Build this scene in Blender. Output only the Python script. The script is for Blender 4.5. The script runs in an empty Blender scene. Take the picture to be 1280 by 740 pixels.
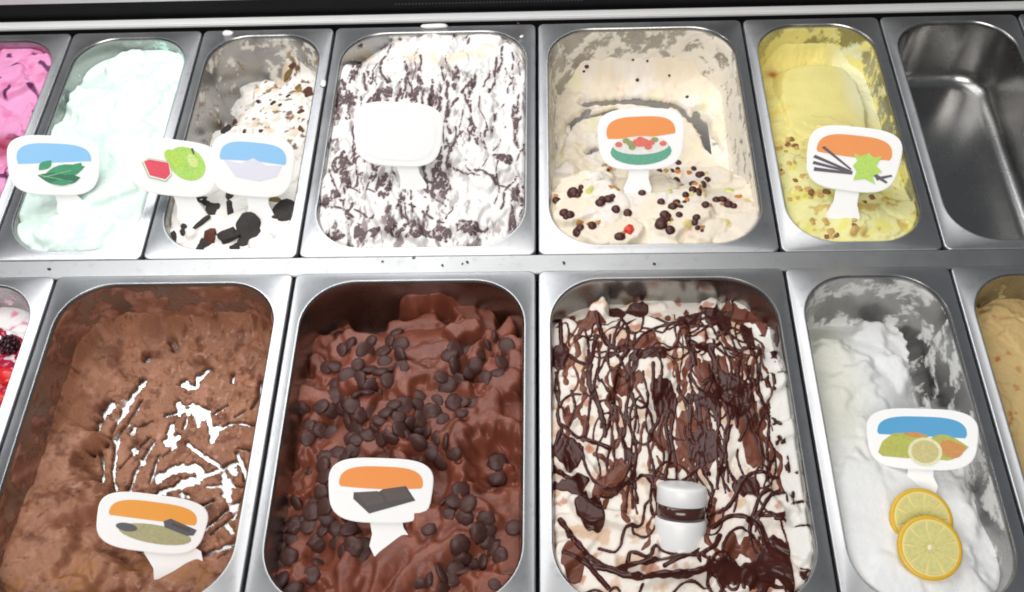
import bpy, bmesh, math, random
import numpy as np
from mathutils import Vector, Matrix
random.seed(7)
MM = 0.001
scene = bpy.context.scene
COL = scene.collection

# ------------------------------------------------------------ camera
F_PX = 1310.97
CAM = np.array([14.28, -1019.53, 860.77])            # mm
EUL = (0.6155095, 0.0368456, 0.0128805)
cd = bpy.data.cameras.new('camera')
cam = bpy.data.objects.new('camera', cd); COL.objects.link(cam)
cam.location = CAM * MM
cam.rotation_euler = EUL
cd.sensor_width = 36.0; cd.lens = F_PX / 1280 * 36
cd.clip_start = 0.02; cd.clip_end = 50
scene.camera = cam
# ------------------------------------------------------------ light
world = bpy.data.worlds.new('World'); scene.world = world; world.use_nodes = True
bg = world.node_tree.nodes['Background']
bg.inputs[0].default_value = (0.80, 0.86, 0.92, 1); bg.inputs[1].default_value = 0.14
def area(name, loc, size, energy, color, target):
    l = bpy.data.lights.new(name, 'AREA'); l.shape = 'RECTANGLE'
    l.size, l.size_y = size; l.energy = energy; l.color = color
    o = bpy.data.objects.new(name, l); COL.objects.link(o); o.location = loc
    d = Vector(target) - Vector(loc)
    o.rotation_euler = d.to_track_quat('-Z', 'Y').to_euler()
    return o
area('canopy_light', (-0.32, 0.02, 1.05), (1.25, 0.85), 9.6, (1.0, 0.985, 0.96), (-0.30, -0.10, 0.0))
area('case_strip_light', (-0.45, 0.10, 0.62), (1.2, 0.06), 2.4, (0.96, 0.98, 1.0), (-0.1, -0.35, 0.0))
area('front_fill_light', (-0.25, -1.75, 1.75), (1.6, 0.9), 29.0, (1.0, 0.97, 0.93), (-0.2, -0.35, 0.0))  # unseen fill lamp, added from the front to brighten the sign faces
scene.cycles.filter_width = 1.9
scene.view_settings.view_transform = 'Standard'
scene.view_settings.look = 'None'
scene.view_settings.exposure = 0.0
scene.view_settings.gamma = 1.0
scene.view_settings.use_curve_mapping = False

# ------------------------------------------------------------ projection helpers (mm)
def rotm(a, b, c):
    ca, sa, cb, sb, cc, sc = math.cos(a), math.sin(a), math.cos(b), math.sin(b), math.cos(c), math.sin(c)
    Rx = np.array([[1,0,0],[0,ca,-sa],[0,sa,ca]]); Ry = np.array([[cb,0,sb],[0,1,0],[-sb,0,cb]]); Rz = np.array([[cc,-sc,0],[sc,cc,0],[0,0,1]])
    return Rz @ Ry @ Rx
RC = rotm(*EUL)
def ray(u, v): return RC @ np.array([(u-640)/F_PX, (370-v)/F_PX, -1.0])
def on_z(u, v, z):
    d = ray(u, v); return CAM + d * ((z-CAM[2])/d[2])

# ------------------------------------------------------------ colour + noise
def lin(r, g=None, b=None):
    if isinstance(r, str):
        r, g, b = (int(r[i:i+2], 16) for i in (0, 2, 4))
    f = lambda c: (c/255/12.92) if c/255 <= .04045 else ((c/255+.055)/1.055)**2.4
    return np.array([f(r), f(g), f(b)])
def hsh(ix, iy, seed):
    h = (ix.astype(np.int64)*374761393 + iy.astype(np.int64)*668265263 + seed*362437) & 0xffffffff
    h = ((h ^ (h >> 13)) * 1274126177) & 0xffffffff
    h = ((h ^ (h >> 16)) * 2246822519) & 0xffffffff
    return ((h ^ (h >> 15)) & 0xffffff) / float(0x1000000)
def noise(x, y, seed=0):
    x0, y0 = np.floor(x), np.floor(y); fx, fy = x-x0, y-y0
    u = fx*fx*fx*(fx*(fx*6-15)+10); v = fy*fy*fy*(fy*(fy*6-15)+10)
    def g(ox, oy):
        a = hsh(x0+ox, y0+oy, seed)*2*np.pi
        return np.cos(a)*(fx-ox) + np.sin(a)*(fy-oy)
    a = g(0,0)*(1-u)+g(1,0)*u; b = g(0,1)*(1-u)+g(1,1)*u
    return (a*(1-v)+b*v)*1.5
def fbm(x, y, s, seed=0, octv=4, gain=.5):
    r = 0; a = 1; t = 0
    for k in range(octv):
        r = r + a*noise(x/s, y/s, seed+17*k); t += a; a *= gain; s /= 2.03
    return r/t
def ridged(x, y, s, seed=0, octv=3):
    r = 0; a = 1; t = 0
    for k in range(octv):
        r = r + a*(1-np.abs(noise(x/s, y/s, seed+17*k))*2); t += a; a *= .5; s /= 2.1
    return r/t
def worley(x, y, s, seed=0):
    x = x/s; y = y/s; x0, y0 = np.floor(x), np.floor(y)
    d1 = np.full(x.shape, 9.); d2 = np.full(x.shape, 9.); idv = np.zeros(x.shape)
    for ox in (-1,0,1):
        for oy in (-1,0,1):
            px = x0+ox+hsh(x0+ox, y0+oy, seed); py = y0+oy+hsh(x0+ox, y0+oy, seed+5)
            d = np.hypot(px-x, py-y); c = hsh(x0+ox, y0+oy, seed+9)
            n = d < d1
            d2 = np.where(n, d1, np.minimum(d2, d)); idv = np.where(n, c, idv); d1 = np.where(n, d, d1)
    return d1, d2, idv
def sstep(a, b, x):
    t = np.clip((x-a)/(b-a), 0, 1); return t*t*(3-2*t)
def mixc(c, col, m):
    return c*(1-m[..., None]) + np.asarray(col)*m[..., None]
def blur(a, n=1):
    for _ in range(n):
        p = np.pad(a, 1, mode='edge')
        a = (p[:-2,1:-1]+p[2:,1:-1]+p[1:-1,:-2]+p[1:-1,2:]+4*p[1:-1,1:-1]+.5*(p[:-2,:-2]+p[2:,2:]+p[:-2,2:]+p[2:,:-2]))/10
    return a

# ------------------------------------------------------------ mesh + object helpers
def make_mesh(name, verts, faces, smooth=True, colors=None):
    verts = np.asarray(verts, dtype=np.float32)*MM; faces = np.asarray(faces, dtype=np.int32)
    me = bpy.data.meshes.new(name)
    n, k = faces.shape
    me.vertices.add(len(verts)); me.vertices.foreach_set('co', verts.ravel())
    me.loops.add(n*k); me.loops.foreach_set('vertex_index', faces.ravel())
    me.polygons.add(n); me.polygons.foreach_set('loop_start', np.arange(0, n*k, k, dtype=np.int32))
    me.update(calc_edges=True); me.validate()
    if smooth: me.polygons.foreach_set('use_smooth', np.ones(len(me.polygons), dtype=bool))
    if colors is not None:
        at = me.color_attributes.new('Col', 'FLOAT_COLOR', 'POINT')
        c = np.ones((len(verts), 4), dtype=np.float32); c[:, :colors.shape[1]] = colors
        at.data.foreach_set('color', c.ravel())
    return me
def obj(name, me, mat=None, parent=None, loc=None, rot=None):
    o = bpy.data.objects.new(name, me); COL.objects.link(o)
    if mat is not None and not me.materials: me.materials.append(mat)
    if parent is not None: o.parent = parent
    if loc is not None: o.location = np.asarray(loc)*MM
    if rot is not None: o.rotation_euler = rot
    return o
def tag(o, label, cat=None, group=None):
    o['label'] = label
    if cat: o['category'] = cat
    if group: o['group'] = group
    return o
def structure(o): o['kind'] = 'structure'; return o
def empty(name, loc=(0,0,0)):
    o = bpy.data.objects.new(name, None); COL.objects.link(o); o.location = np.asarray(loc)*MM; o.empty_display_size = .02
    return o
def bm_mesh(name, bm, smooth=False):
    me = bpy.data.meshes.new(name); bm.to_mesh(me); bm.free()
    if smooth: me.polygons.foreach_set('use_smooth', np.ones(len(me.polygons), dtype=bool))
    return me
def box_mesh(name, x0, x1, y0, y1, z0, z1, bev=0.0):
    bm = bmesh.new(); bmesh.ops.create_cube(bm, size=1)
    for v in bm.verts:
        v.co = Vector(((x0+x1)/2+v.co.x*(x1-x0), (y0+y1)/2+v.co.y*(y1-y0), (z0+z1)/2+v.co.z*(z1-z0)))*MM
    if bev: bmesh.ops.bevel(bm, geom=bm.edges[:], offset=bev*MM, segments=2, affect='EDGES')
    return bm_mesh(name, bm)
def prism_mesh(name, pts, z0, z1, bev=0.0):
    """closed outline (mm, xy) extruded from z0 to z1"""
    n = len(pts); bm = bmesh.new()
    lo = [bm.verts.new((x*MM, y*MM, z0*MM)) for x, y in pts]; hi = [bm.verts.new((x*MM, y*MM, z1*MM)) for x, y in pts]
    bm.faces.new(lo[::-1]); top = bm.faces.new(hi)
    for i in range(n): bm.faces.new((lo[i], lo[(i+1) % n], hi[(i+1) % n], hi[i]))
    bmesh.ops.recalc_face_normals(bm, faces=bm.faces[:])
    if bev: bmesh.ops.bevel(bm, geom=list(top.edges), offset=bev*MM, segments=2, affect='EDGES')
    return bm_mesh(name, bm)
def lathe_mesh(name, prof, n=24, smooth=True):
    """prof: list of (r, z) mm from bottom axis to top axis"""
    vs = []; fs = []
    for r, z in prof:
        for k in range(n):
            a = 2*math.pi*k/n; vs.append((r*math.cos(a), r*math.sin(a), z))
    for i in range(len(prof)-1):
        for k in range(n):
            fs.append((i*n+k, i*n+(k+1) % n, (i+1)*n+(k+1) % n, (i+1)*n+k))
    me = make_mesh(name, vs, fs, smooth)
    bm = bmesh.new(); bm.from_mesh(me); bmesh.ops.remove_doubles(bm, verts=bm.verts[:], dist=1e-6); bm.to_mesh(me); bm.free()
    if smooth: me.polygons.foreach_set('use_smooth', np.ones(len(me.polygons), dtype=bool))
    return me

# ------------------------------------------------------------ materials
def nodes_of(m):
    m.use_nodes = True; nt = m.node_tree; return nt, nt.nodes['Principled BSDF']
def M_plain(name, col, rough=.4, metal=0, coat=0, var=.0, scale=200, bump=0.0, sss=0, spec=.5):
    m = bpy.data.materials.new(name); nt, p = nodes_of(m)
    p.inputs['Roughness'].default_value = rough; p.inputs['Metallic'].default_value = metal
    p.inputs['Coat Weight'].default_value = coat; p.inputs['Coat Roughness'].default_value = .15
    p.inputs['Specular IOR Level'].default_value = spec
    p.inputs['Base Color'].default_value = (*col, 1)
    if sss:
        p.inputs['Subsurface Weight'].default_value = sss; p.inputs['Subsurface Radius'].default_value = (1, .7, .45); p.inputs['Subsurface Scale'].default_value = .004
    if var or bump:
        tc = nt.nodes.new('ShaderNodeTexCoord'); nz = nt.nodes.new('ShaderNodeTexNoise'); nz.inputs['Scale'].default_value = scale; nz.inputs['Detail'].default_value = 5
        nt.links.new(tc.outputs['Object'], nz.inputs['Vector'])
        if var:
            mx = nt.nodes.new('ShaderNodeMix'); mx.data_type = 'RGBA'; mx.blend_type = 'MIX'
            mx.inputs[6].default_value = (*(np.asarray(col)*(1-var)), 1); mx.inputs[7].default_value = (*np.minimum(np.asarray(col)*(1+var), .95), 1)
            nt.links.new(nz.outputs['Fac'], mx.inputs[0]); nt.links.new(mx.outputs[2], p.inputs['Base Color'])
        if bump:
            b = nt.nodes.new('ShaderNodeBump'); b.inputs['Strength'].default_value = bump; b.inputs['Distance'].default_value = .001
            nt.links.new(nz.outputs['Fac'], b.inputs['Height']); nt.links.new(b.outputs['Normal'], p.inputs['Normal'])
    return m
def M_steel(name, col, rough, streak=.06):
    m = bpy.data.materials.new(name); nt, p = nodes_of(m)
    p.inputs['Metallic'].default_value = 1; p.inputs['Base Color'].default_value = (*col, 1)
    tc = nt.nodes.new('ShaderNodeTexCoord'); mp = nt.nodes.new('ShaderNodeMapping'); mp.inputs['Scale'].default_value = (40, 900, 40)
    nz = nt.nodes.new('ShaderNodeTexNoise'); nz.inputs['Scale'].default_value = 1; nz.inputs['Detail'].default_value = 3
    sm = nt.nodes.new('ShaderNodeTexNoise'); sm.inputs['Scale'].default_value = 22; sm.inputs['Detail'].default_value = 5
    nt.links.new(tc.outputs['Object'], mp.inputs['Vector']); nt.links.new(mp.outputs[0], nz.inputs['Vector']); nt.links.new(tc.outputs['Object'], sm.inputs['Vector'])
    r1 = nt.nodes.new('ShaderNodeMapRange'); r1.inputs['To Min'].default_value = rough-.07; r1.inputs['To Max'].default_value = rough+.12
    nt.links.new(sm.outputs['Fac'], r1.inputs['Value']); nt.links.new(r1.outputs[0], p.inputs['Roughness'])
    dr = nt.nodes.new('ShaderNodeTexNoise'); dr.inputs['Scale'].default_value = 95; dr.inputs['Detail'].default_value = 7; dr.inputs['Roughness'].default_value = .65      # dried drips and finger marks
    nt.links.new(tc.outputs['Object'], dr.inputs['Vector'])
    rm = nt.nodes.new('ShaderNodeMapRange'); rm.inputs['From Min'].default_value = .56; rm.inputs['From Max'].default_value = .70
    nt.links.new(dr.outputs['Fac'], rm.inputs['Value'])
    mx = nt.nodes.new('ShaderNodeMix'); mx.data_type = 'RGBA'; mx.inputs[6].default_value = (*col, 1); mx.inputs[7].default_value = (*(np.asarray(col)*.84), 1)
    nt.links.new(rm.outputs[0], mx.inputs[0]); nt.links.new(mx.outputs[2], p.inputs['Base Color'])
    b = nt.nodes.new('ShaderNodeBump'); b.inputs['Strength'].default_value = streak; b.inputs['Distance'].default_value = .0004
    nt.links.new(nz.outputs['Fac'], b.inputs['Height']); nt.links.new(b.outputs['Normal'], p.inputs['Normal'])
    return m
def M_ice(name, rough=.5, sss=.12, bump=.35, scale=420, spec=.4, film=False):
    m = bpy.data.materials.new(name); nt, p = nodes_of(m)
    at = nt.nodes.new('ShaderNodeVertexColor'); at.layer_name = 'Col'
    nt.links.new(at.outputs['Color'], p.inputs['Base Color'])
    if film: nt.links.new(at.outputs['Alpha'], p.inputs['Alpha'])
    p.inputs['Specular IOR Level'].default_value = spec
    p.inputs['Subsurface Weight'].default_value = sss; p.inputs['Subsurface Radius'].default_value = (1, .75, .55); p.inputs['Subsurface Scale'].default_value = .005
    tc = nt.nodes.new('ShaderNodeTexCoord'); nz = nt.nodes.new('ShaderNodeTexNoise'); nz.inputs['Scale'].default_value = scale; nz.inputs['Detail'].default_value = 6
    nt.links.new(tc.outputs['Object'], nz.inputs['Vector'])
    r1 = nt.nodes.new('ShaderNodeMapRange'); r1.inputs['To Min'].default_value = rough-.1; r1.inputs['To Max'].default_value = rough+.12
    n2 = nt.nodes.new('ShaderNodeTexNoise'); n2.inputs['Scale'].default_value = 45; n2.inputs['Detail'].default_value = 4
    nt.links.new(tc.outputs['Object'], n2.inputs['Vector'])
    nt.links.new(n2.outputs['Fac'], r1.inputs['Value']); nt.links.new(r1.outputs[0], p.inputs['Roughness'])
    b = nt.nodes.new('ShaderNodeBump'); b.inputs['Strength'].default_value = bump; b.inputs['Distance'].default_value = .0012
    nt.links.new(nz.outputs['Fac'], b.inputs['Height']); nt.links.new(b.outputs['Normal'], p.inputs['Normal'])
    return m
STEEL = M_steel('brushed_steel', (.54, .545, .56), .38)
BAR = M_steel('support_bar_steel', (.45, .455, .46), .42)
STEEL_IN = M_steel('basin_steel', (.38, .375, .37), .24)
ALU = M_plain('pale_painted_metal', (.72, .72, .72), .45, var=.06, scale=40)
BLACK = M_plain('black_plastic', (.006, .006, .007), .5, var=.3, scale=60, spec=.2)
DARK = M_plain('dark_well', (.010, .010, .012), .75, var=.3, scale=40, spec=.1)
ICE = M_ice('ice_cream_pale', .55, .15)
FILM = M_ice('ice_cream_film', .5, 0, .3, film=True)          # thin smears let the steel through where they thin out
ICE_D = M_ice('ice_cream_chocolate', .44, .03, .4, 380, .5)
ICE_R = M_ice('ice_cream_scraped_chocolate', .5, .0, .7, 300, .35, film=True)
ICE_T = M_ice('ice_cream_scraped_pale', .55, .08, film=True)
SAUCE = M_plain('chocolate_sauce', lin(66, 28, 22), .26, var=.4, scale=70, bump=.12, spec=.35)
SAUCE_RED = M_plain('thin_chocolate_sauce', lin(112, 62, 46), .35, var=.35, scale=90, bump=.12, spec=.35)
SAUCE_THIN = M_plain('chocolate_ripple', lin(92, 73, 75), .55, var=.5, scale=110, bump=.2)
RED_SAUCE = M_plain('berry_sauce', lin(168, 22, 56), .2, var=.4, scale=90)
CHIP = M_plain('chocolate_drop', lin(76, 48, 44), .5, var=.40, scale=110, bump=.3, spec=.4)
CHIP2 = M_plain('dark_chocolate_drop', lin(74, 34, 30), .42, var=.3, scale=160, bump=.15)
WHITE = M_plain('white_plastic', (.9, .9, .9), .35, var=.02, scale=60)
def flat(name, r, g, b, var=.2, scale=260, rough=.4): return M_plain(name, lin(r, g, b), rough, var=var, scale=scale)

# ------------------------------------------------------------ the counter
structure(obj('counter_well', box_mesh('counter_well', -1100, 1000, -900, 26, -150, -140), DARK))
structure(obj('counter_well_back', box_mesh('counter_well_back', -1100, 1000, 10, 26, -139.9, -4), DARK))
structure(obj('pan_support_bar', box_mesh('pan_support_bar', -1100, 1000, -382, -358, -16, -1.2, .8), BAR))
structure(obj('back_ledge', box_mesh('back_ledge', -1100, 1000, 8.4, 21.5, -3.5, 1.5, 1.2), ALU))
structure(obj('back_panel', box_mesh('back_panel', -1100, 1000, 26.5, 40, -20, 25, .8), BLACK))
structure(obj('back_panel_foot', box_mesh('back_panel_foot', -1100, 1000, 21.8, 26.4, -6, -1), BLACK))
structure(obj('back_trim', box_mesh('back_trim', -1100, 1000, 24, 60, 25.2, 38, 1.0), ALU))
slot = box_mesh('vent_slot', -1.1, 1.1, 0, .5, -1.0, 1.0)
GREY = M_plain('grey_plastic', (.035, .035, .038), .5)
panel = bpy.data.objects['back_panel']
for k in range(56):
    obj('vent_slot', slot, GREY, panel, (-175+k*4.2, 26.2, 12.2))

# ------------------------------------------------------------ pans
PAN_D = 86.0; FLANGE = 10.5; DEP = 357.0; FIL = 20.0; TAPER = .085
def corner_r(w): return 54.0 if w > 200 else 50.0
def rr_loop(hw, hd, r, nc=12, ns=10, nl=16):
    """rounded rectangle, counter-clockwise: points + outward normals; every loop shares the same vertex count"""
    P = []; N = []
    cs = [(hw-r, hd-r, 0), (-(hw-r), hd-r, 90), (-(hw-r), -(hd-r), 180), (hw-r, -(hd-r), 270)]
    for q, (cx, cy, a0) in enumerate(cs):
        for k in range(nc+1):
            a = math.radians(a0+90*k/nc); P.append((cx+r*math.cos(a), cy+r*math.sin(a))); N.append((math.cos(a), math.sin(a)))
        nx = cs[(q+1) % 4]; a = math.radians(a0+90); m = ns if q in (0, 2) else nl
        e0 = P[-1]; e1 = (nx[0]+r*math.cos(a), nx[1]+r*math.sin(a))
        for k in range(1, m):
            t = k/m; P.append((e0[0]+(e1[0]-e0[0])*t, e0[1]+(e1[1]-e0[1])*t)); N.append((math.cos(a), math.sin(a)))
    return np.array(P), np.array(N)
def wall_profile():
    pr = [(-1.8, 0), (-.8, .7), (.5, .6), (1.6, -.5), (2.3, -2.2), (2.6, -4.5)]
    zb = -(PAN_D-FIL); o0 = 2.6
    for k in range(1, 7):
        z = -4.5+(zb+4.5)*k/6; pr.append((o0+(-4.5-z)*TAPER, z))
    ob = pr[-1][0]
    for k in range(1, 8):
        a = math.pi/2*k/7; pr.append((ob+FIL*(1-math.cos(a)), zb-FIL*math.sin(a)))
    return pr
def build_pan_meshes(w, tagname):
    hw, hd = w/2, DEP/2; r = corner_r(w); ow, od = hw-FLANGE, hd-FLANGE
    # rim
    loops = []
    for ins, rr, z in ((0, 7, -9), (0, 7, -1.4), (.5, 6.5, -.3), (1.5, 6, 0)):
        loops.append(np.c_[rr_loop(hw-ins, hd-ins, rr)[0], np.full(4*13+9*2+15*2, z)])
    pts, nrm = rr_loop(ow, od, r)
    pr = wall_profile()
    for o, z in pr[:3]: loops.append(np.c_[pts-nrm*o, np.full(len(pts), z)])
    def skin(loops, cap):
        n = len(loops[0]); V = np.concatenate(loops); Fc = []
        for i in range(len(loops)-1):
            for k in range(n): Fc.append((i*n+k, i*n+(k+1) % n, (i+1)*n+(k+1) % n, (i+1)*n+k))
        return V, Fc
    V, Fc = skin(loops, False); rim = make_mesh('rim_'+tagname, V, Fc)
    loops = [np.c_[pts-nrm*o, np.full(len(pts), z)] for o, z in pr[2:]]
    last = loops[-1]
    for s in (.75, .5, .25, .0005): 
        l = last.copy(); l[:, :2] *= s; loops.append(l)
    V, Fc = skin(loops, True); basin = make_mesh('basin_'+tagname, V, Fc)
    return rim, basin
PM = {165: build_pan_meshes(162.5, 'narrow'), 250: build_pan_meshes(247.0, 'wide')}
class Pan: pass
PANS = {}
def pan(key, x0, x1, row, label):
    P = Pan(); P.key = key; P.w = x1-x0-(2.8); P.cx = (x0+x1)/2; P.cy = -1.5-DEP/2 if row == 0 else -379.5-DEP/2
    root = empty('steel_pan', (P.cx, P.cy, 0)); tag(root, label, 'pan', 'steel pans set into the counter')
    rim, basin = PM[x1-x0]
    obj('rim', rim, STEEL, root); obj('basin', basin, STEEL_IN, root)
    P.hw = (162.5 if x1-x0 == 165 else 247.0)/2-FLANGE; P.hd = DEP/2-FLANGE; P.r = corner_r(x1-x0)
    PANS[key] = P; return P
pan('pink', -745, -580, 0, 'steel pan holding the pink ice cream with purple veins')
pan('mint', -580, -415, 0, 'steel pan brim full of pale mint ice cream')
pan('cookie', -415, -250, 0, 'half scooped steel pan of white ice cream with black cookie chunks')
pan('ripple', -250, 0, 0, 'wide steel pan of white ice cream with thin dark ripples')
pan('cassata', 0, 250, 0, 'wide steel pan of cream ice cream topped with candied fruit')
pan('vanilla', 250, 415, 0, 'narrow steel pan holding the yellow vanilla ice cream')
pan('empty', 415, 580, 0, 'empty steel pan with bare floor next to the yellow ice cream')
pan('edge', 580, 745, 0, 'steel pan on the far side of the empty pan')
pan('berry', -665, -500, 1, 'steel pan of white ice cream with berries')
pan('scraped', -500, -250, 1, 'wide steel pan of brown chocolate ice cream scraped to the metal')
pan('drops', -250, 0, 1, 'wide steel pan of dark chocolate ice cream heaped with chocolate drops')
pan('sauce', 0, 250, 1, 'wide steel pan of white ice cream under heavy chocolate sauce')
pan('lemon', 250, 415, 1, 'narrow steel pan of white lemon ice cream with lemon slices')
pan('ochre', 415, 580, 1, 'steel pan of ochre ice cream beside the lemon one')

# ------------------------------------------------------------ ice cream: height fields in pan-local mm
class Ice: pass
ICES = {}
def bicubic_levels(rows, p, q):
    """rows: list of rows (far -> front) of levels in mm; p across 0..1, q far->front 0..1"""
    A = np.array(rows, float); nr, nc = A.shape
    def axis(t, n):
        f = np.clip(t, 0, 1)*(n-1); i = np.minimum(np.floor(f).astype(int), n-2); s = f-i; return i, s*s*(3-2*s)*.6+s*.4
    j, sj = axis(p, nc); i, si = axis(q, nr)
    return (A[i,j]*(1-sj)+A[i,j+1]*sj)*(1-si)+(A[i+1,j]*(1-sj)+A[i+1,j+1]*sj)*si
def begin(key, rows, res=1.1):
    P = PANS[key]; I = Ice(); I.P = P; I.res = res; I.key = key
    nx = int(2*P.hw/res)+2; ny = int(2*P.hd/res)+2
    xs = np.linspace(-P.hw, P.hw, nx); ys = np.linspace(-P.hd, P.hd, ny)
    I.xs, I.ys = xs, ys; I.X, I.Y = np.meshgrid(xs, ys)
    I.p = (I.X+P.hw)/(2*P.hw); I.q = (P.hd-I.Y)/(2*P.hd)
    qx = np.abs(I.X)-(P.hw-P.r); qy = np.abs(I.Y)-(P.hd-P.r)
    I.sd = np.hypot(np.maximum(qx,0), np.maximum(qy,0))+np.minimum(np.maximum(qx,qy),0)-P.r
    I.H = blur(bicubic_levels(rows, I.p, I.q), 6)
    I.H0 = I.H.copy(); I.gx = P.cx+I.X; I.gy = P.cy+I.Y          # world mm, used to seed the noise
    ICES[key] = I; return I
def sample(I, A, x, y):
    fx = np.clip((x-I.xs[0])/(I.xs[1]-I.xs[0]), 0, len(I.xs)-1.001); fy = np.clip((y-I.ys[0])/(I.ys[1]-I.ys[0]), 0, len(I.ys)-1.001)
    i = np.floor(fx).astype(int); j = np.floor(fy).astype(int); a = fx-i; b = fy-j
    return (A[j,i]*(1-a)+A[j,i+1]*a)*(1-b)+(A[j+1,i]*(1-a)+A[j+1,i+1]*a)*b
def hit(I, u, v, A=None):
    """where the sight line through (u, v) meets the ice cream (or the pan's floor): pan-local x, y, z"""
    A = I.H if A is None else A
    d = ray(u, v); zs = np.arange(40, -PAN_D-1, -.5); t = (zs-CAM[2])/d[2]
    xs = CAM[0]+d[0]*t-I.P.cx; ys = CAM[1]+d[1]*t-I.P.cy
    hz = np.maximum(sample(I, A, xs, ys), -PAN_D)
    ins = (np.abs(xs) < I.P.hw) & (np.abs(ys) < I.P.hd)
    k = np.nonzero(ins & (zs <= hz))[0]
    k = k[0] if len(k) else len(zs)-1
    return np.array([xs[k], ys[k], max(zs[k], -PAN_D)])
def lpath(I, pts, A=None):
    return np.array([hit(I, u, v, I.H0 if A is None else A)[:2] for u, v in pts])
def dense(path, step=.8, closed=False):
    path = np.asarray(path, float)
    if len(path) > 2:                                                # Catmull-Rom through the points
        Q = np.vstack([2*path[0]-path[1], path, 2*path[-1]-path[-2]]); out = []
        for i in range(1, len(Q)-2):
            n = max(2, int(np.hypot(*(Q[i+1]-Q[i]))/step)); t = np.linspace(0, 1, n, endpoint=False)[:, None]
            out.append(.5*((2*Q[i])+(-Q[i-1]+Q[i+1])*t+(2*Q[i-1]-5*Q[i]+4*Q[i+1]-Q[i+2])*t**2+(-Q[i-1]+3*Q[i]-3*Q[i+1]+Q[i+2])*t**3))
        out.append(path[-1:]); return np.vstack(out)
    n = max(2, int(np.hypot(*(path[1]-path[0]))/step)); t = np.linspace(0, 1, n)[:, None]
    return path[0]*(1-t)+path[1]*t
def dist_to(I, path, reach):
    """distance field (mm) to a dense polyline, inf beyond reach; plus parameter 0..1 along it"""
    D = np.full(I.X.shape, 1e3); T = np.zeros(I.X.shape)
    dx = I.xs[1]-I.xs[0]; dy = I.ys[1]-I.ys[0]; m = int(reach/min(dx, dy))+2; n = len(path)
    for k, (x, y) in enumerate(path):
        i = int((x-I.xs[0])/dx); j = int((y-I.ys[0])/dy)
        i0, i1, j0, j1 = max(i-m, 0), min(i+m+1, len(I.xs)), max(j-m, 0), min(j+m+1, len(I.ys))
        if i0 >= i1 or j0 >= j1: continue
        d = np.hypot(I.X[j0:j1, i0:i1]-x, I.Y[j0:j1, i0:i1]-y); s = D[j0:j1, i0:i1]; w = d < s
        s[w] = d[w]; T[j0:j1, i0:i1][w] = k/max(n-1, 1)
    return D, T
def petals(I, rng, n, Lr, Wr, lift, ang, spread, bowl=4, streak=.5, region=None, edge=26, tilt=0, warp=7):
    """overlapping spatula strokes: each is a tongue of ice cream with its own rounded edge"""
    P = I.P; cs = []
    while len(cs) < n:
        x = rng.uniform(-P.hw+4, P.hw-4); y = rng.uniform(-P.hd+4, P.hd-4)
        if region is None or region(x, y): cs.append((x, y))
    cs.sort(key=lambda c: -c[1])
    base = I.H.copy(); ident = np.zeros(I.X.shape)
    wx = I.X+warp*fbm(I.gx, I.gy, 34, 301, 3)*1.6; wy = I.Y+warp*fbm(I.gx, I.gy, 34, 305, 3)*1.6
    for k, (x, y) in enumerate(cs):
        L = rng.uniform(*Lr); W = rng.uniform(*Wr); th = math.radians(ang(x, y)+rng.uniform(-spread, spread)); bend = rng.uniform(-1, 1); bw = rng.uniform(-.6, 1)
        z0 = float(sample(I, base, np.array(x), np.array(y)))+rng.uniform(*lift); rid = rng.random()
        rad = 1.7*max(L, W)+warp; sl = np.s_[np.searchsorted(I.ys, y-rad):np.searchsorted(I.ys, y+rad), np.searchsorted(I.xs, x-rad):np.searchsorted(I.xs, x+rad)]
        X, Y, gx, gy, h = wx[sl], wy[sl], I.gx[sl], I.gy[sl], I.H[sl]
        if not X.size: continue
        c, s_ = math.cos(th), math.sin(th); dx = X-x; dy = Y-y
        wob = 1+.15*noise(gx/9, gy/9, 40+k)
        a = (dx*c+dy*s_)/L*wob; b = (-dx*s_+dy*c+.25*L*a*a*bend)/W*wob
        r2 = (np.abs(a)**2.6+np.abs(b)**2.6)
        S = z0+tilt*a-bowl*bw*b*b-edge*np.maximum(0, r2-.62)**1.6
        S = S+streak*noise(b*W/2.6+k*7.7, a*L/38+k, 70)+.5*streak*noise(b*W/1.3+k*3.7, a*L/30+k, 71)
        up = (r2 < 2.4) & (S > h)
        I.H[sl] = np.where(up, S, h); ident[sl] = np.where(up, rid, ident[sl])
    I.ident = ident
def holes(I, pts, A=None):
    for u, v, R, dep in pts:
        x, y, _ = hit(I, u, v, I.H0); r = np.hypot(I.X-x, (I.Y-y))/R*(1+.25*noise(I.gx/8, I.gy/8, int(u)))
        I.H = I.H-dep*np.exp(-r**4)
def ramp(I, top, width, side=None, seed=0, around=False):
    """ice cream left banked against the far wall"""
    d = (-I.sd if around else I.P.hd-I.Y)*(1+.35*fbm(I.gx, I.gy, 26, 130+seed)); z = top-(PAN_D+top)*(1-np.exp(-np.maximum(d-6, 0)/width))
    if side is not None: z = z-60*(1-side)
    k = 6.0; I.H = np.maximum(I.H, z)+k*np.exp(-np.abs(I.H-z)/k)*.35
FEET = {'mint': [(90, 262)], 'cookie': [(240, 272), (326, 276)], 'ripple': [(518, 240)], 'cassata': [(797, 240)], 'vanilla': [(1053, 275)], 'scraped': [(225, 712)], 'drops': [(488, 682)], 'lemon': [(1150, 610)]}
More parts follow.
